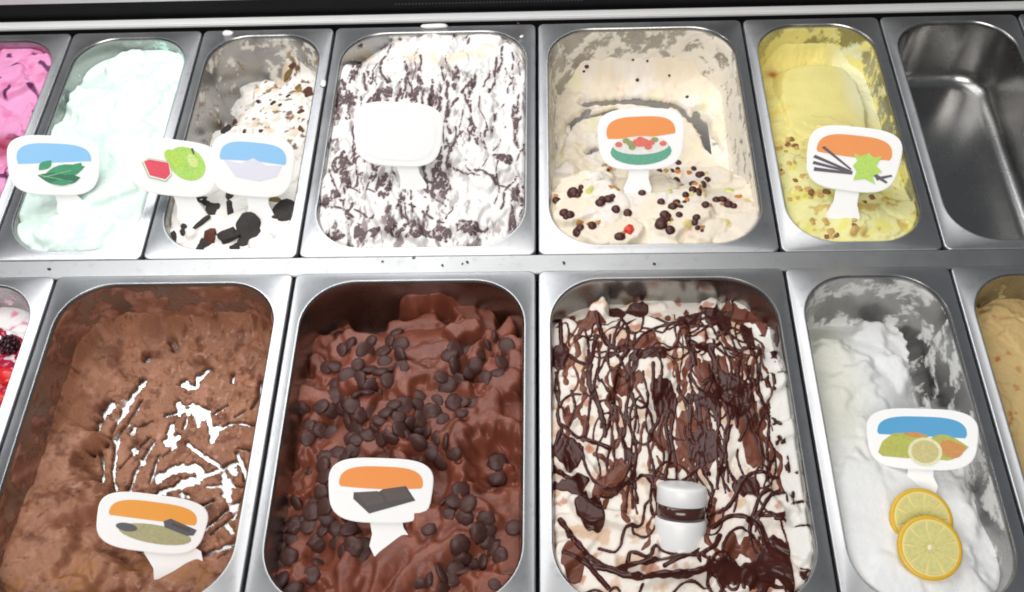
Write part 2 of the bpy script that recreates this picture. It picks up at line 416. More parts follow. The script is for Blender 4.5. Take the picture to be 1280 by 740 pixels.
def finish(I, name, label, C, mat, edge=5, thin=False):
    """cut to the pan's opening and make the mesh"""
    P = I.P
    for u, v in FEET.get(I.key, []):                                # the ice cream is pressed smooth where a sign is pushed in
        x, y, _ = hit(I, u, v, blur(I.H, 8)); w = np.exp(-(np.hypot(I.X-x, I.Y-y)/19)**4); I.H = I.H*(1-w)+blur(I.H, 60)*w
    I.H = I.H-edge*(1-sstep(0, 5, -I.sd))
    H = I.H; ny, nx = H.shape
    idx = np.arange(nx*ny).reshape(ny, nx)
    q = np.stack([idx[:-1,:-1], idx[:-1,1:], idx[1:,1:], idx[1:,:-1]], -1).reshape(-1, 4)
    okv = (I.sd < .2).ravel(); lo = (H < -PAN_D-1.5).ravel()
    q = q[okv[q].all(1) & ~lo[q].all(1)]
    V = np.stack([I.X, I.Y, np.maximum(H, -PAN_D-6)], -1).reshape(-1, 3)
    used = np.unique(q); mp = np.full(nx*ny, -1); mp[used] = np.arange(len(used))
    cc = C.reshape(-1, 3)
    if thin:                                                        # a scraped film thins out before it ends
        al = sstep(-PAN_D-.8, -PAN_D+(2.4 if thin == 2 else 1.6), H+1.2*fbm(I.gx, I.gy, 5, 210, 3)).reshape(-1, 1); cc = np.hstack([cc, .06+.94*al])
    me = make_mesh(name, V[used], mp[q], True, np.clip(cc[used], 0, 1))
    o = obj(name, me, mat, None, (P.cx, P.cy, 0)); tag(o, label, 'ice cream', 'ice creams in the pans'); I.o = o; I.C = C
    return o
def wall_film(I, name, colfn, thr, amp=2.2, seed=0, mat=None, scale=14, step=1.8, zmax=-3, zmin=None):
    """ice cream left sticking to the pan's wall. thr(s01, depth mm, x, y) -> threshold on the noise; the film is where noise > threshold"""
    P = I.P; pts, nrm = rr_loop(P.hw, P.hd, P.r, nc=40, ns=max(6, int((2*P.hw-2*P.r)/step)), nl=int((2*P.hd-2*P.r)/step))
    n = len(pts); pr = wall_profile(); po = np.array([a for a, b in pr[2:]]); pz = np.array([b for a, b in pr[2:]])
    # arc-length samples down the wall
    seg = np.r_[0, np.cumsum(np.hypot(np.diff(po), np.diff(pz)))]; m = int(seg[-1]/step); t = np.linspace(0, seg[-1], m)
    o = np.interp(t, seg, po); z = np.interp(t, seg, pz)
    # normal of the profile, pointing into the pan
    do, dz = np.gradient(o), np.gradient(z); ln = np.hypot(do, dz); nin, nup = -dz/ln, do/ln
    S = np.r_[0, np.cumsum(np.hypot(*np.diff(pts, axis=0).T))]
    SS, TT = np.meshgrid(S, t); PX = np.broadcast_to(pts[:,0], SS.shape); PY = np.broadcast_to(pts[:,1], SS.shape); ZZ = np.broadcast_to(z[:,None], SS.shape)
    f = fbm(SS+300*seed+6*fbm(SS, TT, 20, 7), TT*1.0, scale*2.0, 31+seed, 5, .62)*1.15
    th = amp*(f-thr(SS/S[-1], -ZZ, PX, PY))
    th = np.where(ZZ > zmax, np.minimum(th, (zmax-ZZ)*1.0), th)
    th = np.minimum(th, amp*1.2+ .6*fbm(SS, TT, 5, 9+seed))
    th = np.maximum(th, -.6)
    OO = o[:,None]+nin[:,None]*th
    V = np.stack([PX-nrm[:,0]*OO, PY-nrm[:,1]*OO, ZZ+nup[:,None]*th], -1).reshape(-1, 3)
    idx = np.arange(n*m).reshape(m, n); nxt = np.roll(idx, -1, 1)
    q = np.stack([idx[:-1], nxt[:-1], nxt[1:], idx[1:]], -1).reshape(-1, 4)
    q = q[(th.ravel()[q] > -.05).any(1)]
    if not len(q): return None
    Cc = colfn(PX+P.cx, PY+P.cy+ZZ, th).reshape(-1, 3)
    used = np.unique(q); mp = np.full(n*m, -1); mp[used] = np.arange(len(used))
    al = (.10+.90*sstep(-.1, .42, th+.30*fbm(SS, TT, 4, 77+seed))).reshape(-1, 1)
    me = make_mesh(name, V[used], mp[q], True, np.clip(np.hstack([Cc, al])[used], 0, 1))
    o = obj(name, me, FILM, I.o); o['kind'] = 'stuff'; return o
def layer(I, name, T, mat, minimum=-.5):
    """a second substance lying on the ice cream where its thickness map T (mm) is positive"""
    T = np.maximum(T, minimum); ny, nx = T.shape
    idx = np.arange(nx*ny).reshape(ny, nx)
    q = np.stack([idx[:-1,:-1], idx[:-1,1:], idx[1:,1:], idx[1:,:-1]], -1).reshape(-1, 4)
    t = T.ravel(); q = q[(t[q] > 0).any(1) & (I.sd.ravel()[q] < -.5).all(1)]
    V = np.stack([I.X, I.Y, I.H+T], -1).reshape(-1, 3); used = np.unique(q); mp = np.full(nx*ny, -1); mp[used] = np.arange(len(used))
    o = obj(name, make_mesh(name, V[used], mp[q]), mat, I.o); o['kind'] = 'stuff'; return o
def strand(I, T, path, r, h, rvar=.3, seed=0):
    path = dense(path, .7); D, S = dist_to(I, path, r*1.7+1)
    rr = r*(1+rvar*noise(S*len(path)/9+seed*3.3, S*0+seed, 3))
    prof = np.where(D < 900, h*(1-(D/rr)**2), -9)
    return np.maximum(T, prof)
def blob(I, T, u, v, ru, rv, h, seed=0, rough=.45, A=None, aniso=1.0):
    """pool with an uneven outline, radii in photo pixels"""
    x, y, _ = hit(I, u, v, A); sx = abs(on_z(u+ru, v, -10)[0]-on_z(u, v, -10)[0]); sy = abs(on_z(u, v+rv, -10)[1]-on_z(u, v, -10)[1])
    r = np.hypot((I.X-x)/sx, (I.Y-y)/sy)+rough*fbm(I.gx, I.gy*aniso, 20, 90+seed, 3)*1.6
    return np.maximum(T, np.minimum(h*(1-r**2)*2, h*.7+.25*fbm(I.gx, I.gy, 9, 4)))
def base_color(I, c, var=.06, s=22, seed=0):
    n = fbm(I.gx, I.gy, s, 50+seed, 4); return np.asarray(c)*(1+var*n[..., None]*2)

R = np.random.RandomState
W_ICE = np.array([.80, .80, .79])
# ---- mint
I = begin('mint', [[-40,-16,-12],[-18,-5,-8],[-12,-1,-6],[-9,2,-3],[-12,-3,-7]])
rng = R(3); I.H += 3*fbm(I.gx, I.gy, 60, 1)
petals(I, rng, 46, (22, 38), (14, 24), (1, 7), lambda x, y: 10+x*.2, 50, bowl=3, streak=.25, edge=16)
I.H = blur(I.H, 3)+.35*fbm(I.gx, I.gy, 7, 3)
C = base_color(I, lin(224, 243, 235), .02); C = mixc(C, lin(204, 238, 223), sstep(.1, .6, fbm(I.gx, I.gy, 28, 8))*.7)
finish(I, 'mint_ice_cream', 'pale mint ice cream in smooth folds filling its pan to the rim', C, ICE)
wall_film(I, 'wall_smear', lambda x, y, t: np.broadcast_to(lin(205, 236, 226), x.shape+(3,)), lambda s, d, x, y: .35-.4*(x > 0), 1.5, 1)
# ---- pink
I = begin('pink', [[-16,-12,-16],[-8,-5,-8],[-12,-14,-16],[-30,-30,-24],[-6,-3,-6],[-12,-8,-10]])
rng = R(5); petals(I, rng, 34, (18, 34), (12, 20), (1, 8), lambda x, y: 60, 60, bowl=3, streak=.5, edge=18)
I.H = blur(I.H, 2)+.7*fbm(I.gx, I.gy, 8, 3)
C = base_color(I, lin(226, 150, 194), .08)
C = mixc(C, lin(206, 84, 138), sstep(.0, .3, fbm(I.gx, I.gy, 40, 12))*.6)
wv = ridged(I.gx+12*fbm(I.gx, I.gy, 30, 4), I.gy*.8, 46, 6, 2); C = mixc(C, lin(96, 34, 86), sstep(.66, .80, wv))
C = mixc(C, lin(150, 16, 50), sstep(.07, .0, np.abs(I.q-.50))*.85)
finish(I, 'pink_ice_cream', 'pink ice cream with dark purple veins and a red hollow', C, ICE)
wall_film(I, 'wall_smear', lambda x, y, t: np.broadcast_to(lin(226, 90, 170), x.shape+(3,)), lambda s, d, x, y: .25, 1.5, 2)

# ---- cookie (white with black cookie chunks)
I = begin('cookie', [[-86,-70,-50],[-80,-54,-46],[-64,-42,-36],[-34,-26,-24],[-14,-8,-10],[-14,-7,-10]])
rng = R(8); petals(I, rng, 40, (14, 30), (9, 18), (0, 7), lambda x, y: 70, 50, bowl=3, streak=.6, edge=20)
ramp(I, -30, 20, sstep(.40, .66, I.p), 5)
I.H = blur(I.H, 1)+1.6*fbm(I.gx, I.gy, 12, 3)*sstep(.75, .4, I.q)+.6*fbm(I.gx, I.gy, 6, 5)
holes(I, [(283,153,15,16)])
C = base_color(I, lin(234, 231, 226), .03)
bm = sstep(.12, .35, fbm(I.gx, I.gy, 26, 22))*sstep(.62, .45, I.q); C = mixc(C, lin(214, 184, 146), bm*.6)
bm2 = sstep(.22, .34, fbm(I.gx, I.gy, 15, 27))*sstep(.60, .50, I.q)*sstep(.15, .45, I.p); C = mixc(C, lin(122, 92, 40), bm2*.9)
C = mixc(C, lin(96, 42, 24), sstep(.28, .36, fbm(I.gx, I.gy, 11, 29))*sstep(.62, .50, I.q)*.9)
finish(I, 'cookie_ice_cream', 'white ice cream with brown crumbs and black cookie chunks dug out at the back', C, ICE)
def ck(x, y, t):
    c = np.broadcast_to(lin(226, 222, 214), x.shape+(3,)).copy(); return mixc(c, lin(150, 112, 66), sstep(.1, .3, fbm(x, y, 16, 6))*.8)
wall_film(I, 'wall_smear', ck, lambda s, d, x, y: np.where(x < -10, .13, np.where(x > 20, -.14, -.02)), 1.8, 3, scale=11)

# ---- ripple (white, thin chocolate ripples)
I = begin('ripple', [[-44,-8,-8,-14],[-10,-2,-2,-5],[-5,1,2,-3],[-4,3,3,-2],[-4,3,2,-3],[-9,-4,-4,-8]], .95)
rng = R(11); petals(I, rng, 70, (18, 40), (9, 18), (0, 7), lambda x, y: 82, 30, bowl=3, streak=.5, edge=16)
I.H = blur(I.H, 1)+.9*fbm(I.gx, I.gy, 9, 3)
C = base_color(I, lin(238, 236, 234), .02)
C = mixc(C, lin(238, 222, 196), sstep(.0, .4, fbm(I.gx, I.gy, 44, 31))*sstep(.25, .12, I.q))
T = np.full(I.X.shape, -9.)
rng = R(12)
def wig(x0, y0, L, ang, amp, n=9):
    th = math.radians(ang); t = np.linspace(0, 1, n); w = amp*(1.6*np.sin(t*rng.uniform(2, 7)+rng.uniform(0, 6))+.8*np.sin(t*rng.uniform(7, 16)+rng.uniform(0, 6)))*1.2
    return np.c_[x0+L*t*math.cos(th)-w*math.sin(th), y0+L*t*math.sin(th)+w*math.cos(th)]
for k in range(170):
    x = rng.uniform(-110, 112); y = rng.uniform(-150, 150)
    if y > 95 and rng.random() < .85: continue
    if x > 55 and rng.random() < .35: continue
    T = strand(I, T, wig(x, y, rng.uniform(20, 75), rng.choice([84, 88, 92, 97, 75, 105, 150 if y < -60 else 90])+rng.uniform(-7, 7), .9), rng.uniform(.6, 1.9), .6, .7, k)
for u, v, ru, rv in [(425,112,16,20),(432,128,14,12),(478,118,18,9),(470,130,14,9),(432,212,12,22),(445,190,8,24),(425,245,14,10),(462,226,10,12),(480,235,8,16),
                     (540,128,6,18),(548,200,8,36),(555,230,7,24),(630,195,14,6),(648,243,8,12),(640,275,4,12),(590,283,18,8),(535,292,30,8),(470,290,30,9),(415,296,16,7),(500,285,40,6),(610,290,10,5),(645,145,8,8),(556,95,10,12),(568,103,6,14),(430,70,14,20),(508,44,8,5),(470,44,8,4)]:
    T = blob(I, T, u, v, ru*.74, rv*.74, .6, int(u+v), 1.5, None, .4)
T = T-.75*sstep(-.05, .35, fbm(I.gx, I.gy*.55, 7, 78, 3, .6))
T = np.where(ridged(I.gx, I.gy, 9, 77, 2) > .80, np.minimum(T, -.2), T)           # broken up where it was stirred in
st = blur((T > 0).astype(float), 5); C = mixc(C, lin(176, 158, 160), np.clip(st*1.2, 0, .75))
dn = np.clip(.75+.5*sstep(14, 0, -I.sd-4)+.3*sstep(.8, .95, I.q)-.35*sstep(.55, .8, I.p)-.6*sstep(.22, .08, I.q), 0, 1)
C = mixc(C, lin(132, 112, 116), sstep(.12, .34, fbm(I.gx+5*fbm(I.gx, I.gy, 20, 5), I.gy*.30, 10, 111, 4, .6))*dn*.9)
C = mixc(C, lin(88, 66, 70), sstep(.16, .36, fbm(I.gx+6*fbm(I.gx, I.gy, 24, 5), I.gy*.30, 11, 117, 5, .62))*dn*.9)
finish(I, 'ripple_ice_cream', 'white ice cream covered in thin dark chocolate ripples around a blank sign', C, ICE)
layer(I, 'chocolate_ripple', T, SAUCE_THIN)
wall_film(I, 'wall_smear', lambda x, y, t: mixc(np.broadcast_to(lin(236, 232, 228), x.shape+(3,)).copy(), lin(60, 40, 40), sstep(.2, .35, fbm(x, y, 14, 3))), lambda s, d, x, y: np.where((x < -60), .18, -.15), 1.8, 4)

# ---- cassata (cream, candied fruit)
I = begin('cassata', [[-78,-80,-78,-66],[-76,-83,-83,-72],[-70,-84,-84,-76],[-64,-84,-84,-76],[-24,-26,-30,-30],[-9,-6,-6,-9],[-12,-9,-9,-13]])
rng = R(14); petals(I, rng, 40, (18, 36), (10, 20), (0, 8), lambda x, y: 15, 50, bowl=3, streak=.4, edge=18, region=lambda x, y: y < -30)
petals(I, rng, 34, (12, 26), (8, 16), (-1, 2.5), lambda x, y: 70, 60, bowl=2, streak=.5, edge=10, region=lambda x, y: y > -20)
I.H = np.where(I.Y > -10, blur(I.H, 5), I.H)
rg = sstep(.72, .5, I.q); ramp(I, -40, 9)
I.H = blur(I.H, 1)+(1.9*fbm(I.gx, I.gy, 14, 3)+.9*fbm(I.gx, I.gy, 5, 5))*rg+.5*fbm(I.gx, I.gy, 8, 9)*(1-rg)
for pts, w in [([(728,128),(790,126),(830,133)], 6), ([(790,125),(840,130),(862,146)], 5), ([(735,136),(712,154),(700,177),(697,194)], 6), ([(770,138),(720,148),(708,164)], 4),
               ([(872,138),(880,160),(890,184)], 9), ([(868,150),(884,158)], 8), ([(914,152),(925,168),(932,160)], 5), ([(890,172),(898,188)], 6), ([(745,185),(735,190)], 4)]:
    D, S = dist_to(I, dense(lpath(I, pts)), w+8); ww = w*(1+.5*fbm(I.gx, I.gy, 10, 60)*1.5)
    m = 1-sstep(.55, 1.15, D/np.maximum(ww, .5)); I.H = I.H-np.clip(I.H+PAN_D+4, 0, 9)*m
I.H = np.where(I.Y > -20, blur(I.H, 3)+(.8*fbm(I.gx, I.gy, 9, 15, 4, .6)+1.2*sstep(.05, .4, fbm(I.gx, I.gy, 16, 16)))*sstep(-10, 20, I.Y), I.H)
C = base_color(I, lin(238, 226, 206), .04); C = mixc(C, lin(240, 232, 224), sstep(.0, .3, fbm(I.gx, I.gy, 50, 41)))
C = mixc(C, lin(236, 232, 196), sstep(.15, .4, fbm(I.gx, I.gy, 20, 43))*rg*.8); C = mixc(C, lin(240, 206, 196), sstep(.33, .45, fbm(I.gx, I.gy, 14, 45))*.7)
finish(I, 'cassata_ice_cream', 'cream ice cream scooped to the metal behind a heap of candied fruit', C, ICE_T, thin=True)
wall_film(I, 'wall_smear', lambda x, y, t: np.broadcast_to(lin(234, 228, 216), x.shape+(3,)), lambda s, d, x, y: -.16-.002*d-.10*(x > 30)+.26*np.exp(-((x+90)/30)**2)*(y > 0)+.26*np.exp(-((x-15)/34)**2)*(y > 0)*sstep(40, 20, d), 2.0, 5, scale=10)

# ---- vanilla
I = begin('vanilla', [[-58,-60,-50],[-44,-46,-40],[-26,-22,-34],[-22,-14,-34],[-17,-10,-22],[-11,-5,-10],[-11,-6,-10]])
rng = R(17); petals(I, rng, 34, (14, 26), (9, 17), (0, 6), lambda x, y: 20, 70, bowl=3, streak=.4, edge=18, region=lambda x, y: y < 20)
ramp(I, -26, 30, None, 3)
x0, y0, _ = hit(I, 1028, 128, I.H0)                                            # the smooth tongue left by the scoop
a = (I.X-x0+4*fbm(I.gx, I.gy, 30, 7))/47; b = (I.Y-y0+5*fbm(I.gx, I.gy, 30, 8))/66; r = (np.abs(a)**4+np.abs(b)**(2.4+1.6*(b < 0)))
S = -15+.06*(I.Y-y0)*-1-4*a*a+.8*np.sin(b*5)-26*np.maximum(0, r-.8)
I.H = np.maximum(I.H, S); flatm = sstep(1.1, .8, r)
I.H = blur(I.H, 1)+(1.6*fbm(I.gx, I.gy, 11, 3)+.6*fbm(I.gx, I.gy, 5, 4))*(1-flatm)*sstep(.62, .3, I.q)+.5*fbm(I.gx, I.gy, 8, 3)*(1-flatm)
C = base_color(I, lin(238, 226, 146), .04); C = mixc(C, lin(232, 198, 76), sstep(0, .4, fbm(I.gx, I.gy, 36, 51))*.6*sstep(.4, .1, I.p))
fr = sstep(.5, .62, I.q); C = mixc(C, lin(236, 232, 168), fr*.9); C = mixc(C, lin(230, 222, 110), fr*sstep(.1, .35, fbm(I.gx, I.gy, 24, 53))*.7)
C = mixc(C, lin(206, 170, 84), fr*sstep(.16, .34, fbm(I.gx, I.gy, 17, 55))*.75)
C = mixc(C, lin(232, 232, 206), sstep(.62, .85, I.p)*sstep(.55, .3, I.q)*.8)
x1, y1, _ = hit(I, 966, 94, I.H0); C = mixc(C, lin(176, 92, 26), np.exp(-((I.X-x1)/7)**2-((I.Y-y1)/9)**2))
finish(I, 'vanilla_ice_cream', 'yellow vanilla ice cream with a smooth scooped arch and crushed nuts', C, ICE)
def vn(x, y, t): return mixc(np.broadcast_to(lin(236, 226, 150), x.shape+(3,)).copy(), lin(226, 228, 200), sstep(-.1, .3, fbm(x, y, 20, 6))*sstep(310, 380, x))
wall_film(I, 'wall_smear', vn, lambda s, d, x, y: -.16-.1*(x < -20)+.1*(x > 40), 1.8, 6, scale=14)

# ---- berry
I = begin('berry', [[-44,-36,-40],[-22,-14,-22],[-8,-2,-8],[-8,-2,-6],[-10,-3,-10]])
rng = R(19); petals(I, rng, 34, (18, 32), (12, 20), (0, 7), lambda x, y: 30, 60, bowl=3, streak=.4, edge=18)
I.H = blur(I.H, 2)+.5*fbm(I.gx, I.gy, 8, 3)
C = base_color(I, lin(240, 234, 236), .02); C = mixc(C, lin(226, 110, 150), sstep(.72, .9, ridged(I.gx, I.gy, 40, 7, 2))*.8)
finish(I, 'berry_ice_cream', 'white ice cream with red berry sauce and fruit on top', C, ICE)
T = np.full(I.X.shape, -9.)
for pts, r in [([(6,372),(25,374),(42,388)], 3.2), ([(0,412),(6,420)], 3), ([(0,432),(24,440),(32,436)], 4.5), ([(20,424),(30,432),(24,446)], 3.5), ([(0,455),(16,462)], 6), ([(0,498),(10,508),(2,520)], 4)]:
    T = strand(I, T, lpath(I, pts, I.H), r, 1.2, .5, int(pts[0][1]))
for u, v, a, b in [(12,437,20,12),(8,476,16,22),(3,508,10,12)]: T = blob(I, T, u, v, a, b, 1.0, u+v, .8)
layer(I, 'berry_sauce', T, RED_SAUCE)
wall_film(I, 'wall_smear', lambda x, y, t: np.broadcast_to(lin(222, 196, 206), x.shape+(3,)), lambda s, d, x, y: .1, 1.5, 7)

# ---- scraped chocolate
I = begin('scraped', [[-60,-72,-74,-66,-50],[-60,-80,-82,-81,-72],[-54,-82,-84,-84,-81],[-48,-82,-84,-84,-83],[-36,-68,-84,-84,-83],[-32,-48,-72,-82,-80],[-36,-42,-56,-66,-66]])
rng = R(23)
petals(I, rng, 26, (26, 52), (14, 26), (-2, 5), lambda x, y: 66, 25, bowl=4, streak=.9, edge=22, region=lambda x, y: x < -94-.12*y)
petals(I, rng, 20, (10, 22), (8, 14), (0, 5), lambda x, y: 20, 80, bowl=2, streak=.6, edge=16, region=lambda x, y: x > 10 and y > 90)
petals(I, rng, 18, (20, 34), (10, 18), (0, 7), lambda x, y: 25, 40, bowl=3, streak=.8, edge=18, region=lambda x, y: y < -110)
gr = ridged(I.gx*.9+I.gy*.35, I.gy*.5-I.gx*.15, 18, 91, 3)
ramp(I, -44, 12, None, 9, True)
I.H = blur(I.H, 2)+2.0*fbm(I.gx, I.gy, 15, 3)+(.7+1.4*sstep(.3, .5, I.p))*fbm(I.gx, I.gy, 6, 4, 4, .65)+1.2*(gr-.5)
rough = fbm(I.gx*.8+I.gy*.3, I.gy*.7, 24, 95, 4, .6); low = sstep(-66, -78, I.H)
I.H = I.H-4.5*sstep(.16, .34, rough)*low+3.0*sstep(.10, .45, fbm(I.gx, I.gy, 13, 97, 4, .6))*low+2.2*sstep(.0, .06, fbm(I.gx, I.gy, 26, 99, 2))*(1-low)
Z5 = lambda pts: [(x*.568, 320+y*.568) for x, y in pts]
def cut(pts, w, dep=14, rough=.6, sharp=1.1):
    w = w*.86; D, S = dist_to(I, dense(lpath(I, Z5(pts))), w*1.6+4); ww = w*(1+rough*fbm(I.gx, I.gy, 8, 60)*1.8)
    m = 1-sstep(.6, sharp, D/np.maximum(ww, .4)); I.H = np.where(I.H > -71, I.H-1.5*m, I.H*(1-m)+np.minimum(I.H-6, -PAN_D-3)*m)
for pts, w in [([(258,405),(250,470),(252,525)],3.0), ([(340,410),(305,465),(278,525)],2.8), ([(320,535),(370,515),(430,492),(520,455)],3.4), ([(470,385),(520,368),(575,380)],2.8),
               ([(365,352),(430,335),(456,345),(462,385)],3.0), ([(522,432),(545,500)],2.8), ([(455,508),(495,506),(545,512)],2.6), ([(455,600),(500,562),(545,530)],2.6), ([(465,612),(520,570)],1.8),
               ([(410,666),(470,650),(530,625)],3.4), ([(412,412),(440,435),(480,460)],2.8), ([(380,370),(372,400),(392,398)],4.2), ([(470,380),(466,410)],4.5), ([(400,278),(430,285),(440,265),(460,250)],5.5),
               ([(240,320),(215,345),(195,375)],7.0), ([(315,275),(290,310),(270,345)],5.0), ([(310,320),(280,370),(250,405)],2.6), ([(575,275),(580,300)],5.5), ([(575,305),(555,335)],2.6), ([(378,185),(385,205)],4.2), ([(320,220),(322,226)],4.5),
               ([(512,262),(510,280)],2.6), ([(180,455),(184,490)],2.0), ([(335,365),(285,385)],2.2), ([(320,655),(300,640)],2.0), ([(525,425),(560,432)],2.0), ([(500,595),(512,610)],2.4), ([(180,430),(200,432)],2.5), ([(300,300),(262,360),(235,420)],2.2), ([(330,400),(300,430),(262,470)],1.8), ([(210,400),(225,455),(220,500)],2.0), ([(350,440),(330,500)],1.8), ([(420,330),(405,380)],1.8), ([(500,330),(470,350)],2.2), ([(385,420),(345,455)],2.2), ([(430,560),(470,540)],2.0), ([(520,640),(480,665)],1.8), ([(540,340),(520,355)],2.0)]:
    cut(pts, w)
for u, v, R_, dp in [(395,472,16,7)]:
    pass
D, S = dist_to(I, dense(lpath(I, Z5([(350,490),(385,470),(430,468),(436,490),(400,500)]))), 14); I.H = I.H-10*(1-sstep(.4, 1.1, D/(6*(1+.9*fbm(I.gx, I.gy, 7, 66)))))
D, S = dist_to(I, dense(lpath(I, Z5([(225,310),(185,370),(165,420),(175,480)]))), 30); I.H = I.H-6*(1-sstep(.0, 1.0, D/26))      # the trough beside the bare metal
I.H = np.where(I.H > -79, blur(I.H, 3)+.5*fbm(I.gx, I.gy, 5, 14), I.H)
C = base_color(I, lin(154, 107, 82), .16, 30); C = mixc(C, lin(176, 126, 104), sstep(.05, .4, fbm(I.gx, I.gy, 18, 71))*.7); C = mixc(C, lin(104, 58, 40), sstep(.1, .35, fbm(I.gx, I.gy, 22, 73))*.7)
C = mixc(C, lin(196, 148, 128), sstep(.22, .36, fbm(I.gx, I.gy, 7, 76, 4, .6))*sstep(.25, .5, I.p)*.7); C = mixc(C, lin(78, 42, 32), sstep(.26, .38, fbm(I.gx, I.gy, 9, 78, 4, .6))*.6)
C = mixc(C, lin(158, 108, 70), sstep(.7, .9, I.q)*sstep(.0, .3, fbm(I.gx, I.gy, 36, 75)))
finish(I, 'scraped_chocolate_ice_cream', 'light brown chocolate ice cream with white scrape marks down to the metal', C, ICE_R, thin=2)
def cs(x, y, t): return mixc(np.broadcast_to(lin(146, 98, 78), x.shape+(3,)).copy(), lin(176, 126, 110), sstep(-.1, .3, fbm(x, y, 18, 6)))
wall_film(I, 'wall_smear', cs, lambda s, d, x, y: np.where(x < -85, .02-.003*d, -.16+.10*np.exp(-((d-20)/14)**2)), 2.6, 8, ICE_R, 16)

# ---- chocolate with drops
I = begin('drops', [[-78,-72,-62,-76],[-54,-28,-20,-44],[-46,-14,-11,-26],[-42,-12,-9,-20],[-44,-16,-13,-20],[-44,-19,-16,-22],[-46,-24,-20,-26]])
rng = R(29); I.H += 5*fbm(I.gx, I.gy, 55, 2)
petals(I, rng, 95, (14, 32), (8, 16), (-3, 17), lambda x, y: 45+.3*x, 80, bowl=9, streak=.8, edge=38, warp=10)
H_keep = I.H.copy()
x0, y0, _ = hit(I, 560, 385, I.H0)                                             # big spatula fold at the back
th = math.radians(24); XW = I.X+9*fbm(I.gx, I.gy, 26, 401); YW = I.Y+11*fbm(I.gx, I.gy, 26, 402); a = ((XW-x0)*math.cos(th)+(YW-y0)*math.sin(th))/52; b = (-(XW-x0)*math.sin(th)+(YW-y0)*math.cos(th))/30
r2 = np.abs(a)**2.4+np.abs(b)**2.4
S = -12+8*b+7*b*b+5*a-34*np.maximum(0, r2-.7)**1.4+.6*noise(b*30/2.2, a*1.2, 5)
I.H = np.where(r2 < 1.5, np.maximum(np.where(r2 < .9, I.H*.25+S*.75, I.H), np.where(r2 < 1.4, S, -99)), I.H)
for (u, v, ang, L, W, lf) in [(470,380,5,42,14,9), (392,440,-50,40,11,8), (600,540,10,40,20,6), (540,700,35,50,12,8), (440,700,80,40,10,6), (480,720,75,38,9,6), (580,655,12,34,14,7), (560,470,-30,30,12,8), (635,480,40,24,15,8), (395,540,70,34,14,5)]:
    x, y, _ = hit(I, u, v, I.H0); th = math.radians(ang); c, s = math.cos(th), math.sin(th)
    a = ((XW-x)*c+(YW-y)*s)/L; b = (-(XW-x)*s+(YW-y)*c+.2*L*a*a)/W; r2 = np.abs(a)**2.6+np.abs(b)**2.6
    S = float(sample(I, I.H0, np.array(x), np.array(y)))+lf+3-7*b*b+4*b-30*np.maximum(0, r2-.6)**1.5+.8*noise(b*W/2.4, a*1.4, int(u))
    I.H = np.where(r2 < 2, np.maximum(I.H, S), I.H)
I.H = blur(I.H, 1)
holes(I, [(466,408,20,28),(615,575,25,34),(455,640,20,22),(545,600,22,20),(380,600,18,18),(515,620,14,14),(590,470,12,16),(420,520,12,14),(520,540,12,14),(600,700,14,16),(400,690,14,16)])
I.H = blur(I.H, 3)+.25*fbm(I.gx, I.gy, 4, 7)
C = base_color(I, lin(124, 66, 49), .16, 30); C = mixc(C, lin(148, 86, 66), sstep(.05, .4, fbm(I.gx, I.gy, 20, 81))*.6); C = C*(1+.16*(I.ident[..., None]-.5))
finish(I, 'chocolate_ice_cream', 'dark reddish chocolate ice cream in thick folds heaped with chocolate drops', C, ICE_D)

# ---- white with chocolate sauce
I = begin('sauce', [[-46,-40,-40,-52],[-20,-13,-13,-30],[-9,-3,-3,-12],[-6,1,1,-6],[-7,0,0,-5],[-9,-4,-4,-8],[-13,-10,-10,-15]], .9)
rng = R(37); I.H += 4*fbm(I.gx, I.gy, 60, 2)
petals(I, rng, 78, (18, 40), (9, 18), (0, 9), lambda x, y: 80 if -60 < y < 90 else 20, 45, bowl=5, streak=.6, edge=20)
I.H = blur(I.H, 4)+.3*fbm(I.gx, I.gy, 8, 3)
C = base_color(I, lin(240, 232, 222), .03); C = mixc(C, lin(214, 176, 142), sstep(.08, .32, fbm(I.gx, I.gy, 26, 83))*.8); C = mixc(C, lin(186, 104, 62), sstep(.24, .42, fbm(I.gx, I.gy, 22, 85))*.75)
C = mixc(C, lin(240, 238, 232), sstep(.86, .94, I.p))
T = np.full(I.X.shape, -9.); rng = R(38)
for k in range(54):                                                            # strands poured to and fro along the pan
    x = rng.uniform(-106, 96) if k % 3 else rng.uniform(10, 80); y = rng.uniform(-90, 20)
    T = strand(I, T, wig(x, y, rng.uniform(70, 150), 90+rng.uniform(-9, 9), 2.4, 12), rng.uniform(.7, 1.9), rng.uniform(.8, 1.5), .55, k)
for k in range(34):
    x = rng.uniform(-108, 80); y = rng.choice([rng.uniform(70, 130), rng.uniform(-168, -70)])
    T = strand(I, T, wig(x, y, rng.uniform(40, 110), rng.uniform(-30, 50), 5, 12), rng.uniform(.9, 1.9), 1.5, .4, k+200)
for k in range(26):                                                            # loose loops thrown on last
    x = rng.uniform(-95, 85); y = rng.uniform(-160, 130); a0 = rng.uniform(0, 6.28); n = 16; th = a0+np.linspace(0, rng.uniform(3.5, 8.5), n); R1 = rng.uniform(8, 22); dr = rng.uniform(-26, 26, 2)
    pth = np.c_[x+R1*.7*np.cos(th)+dr[0]*np.linspace(0, 1, n), y+R1*1.3*np.sin(th)+dr[1]*np.linspace(0, 1, n)]
    T = strand(I, T, pth, rng.uniform(.8, 1.6), 1.1, .45, k+600)
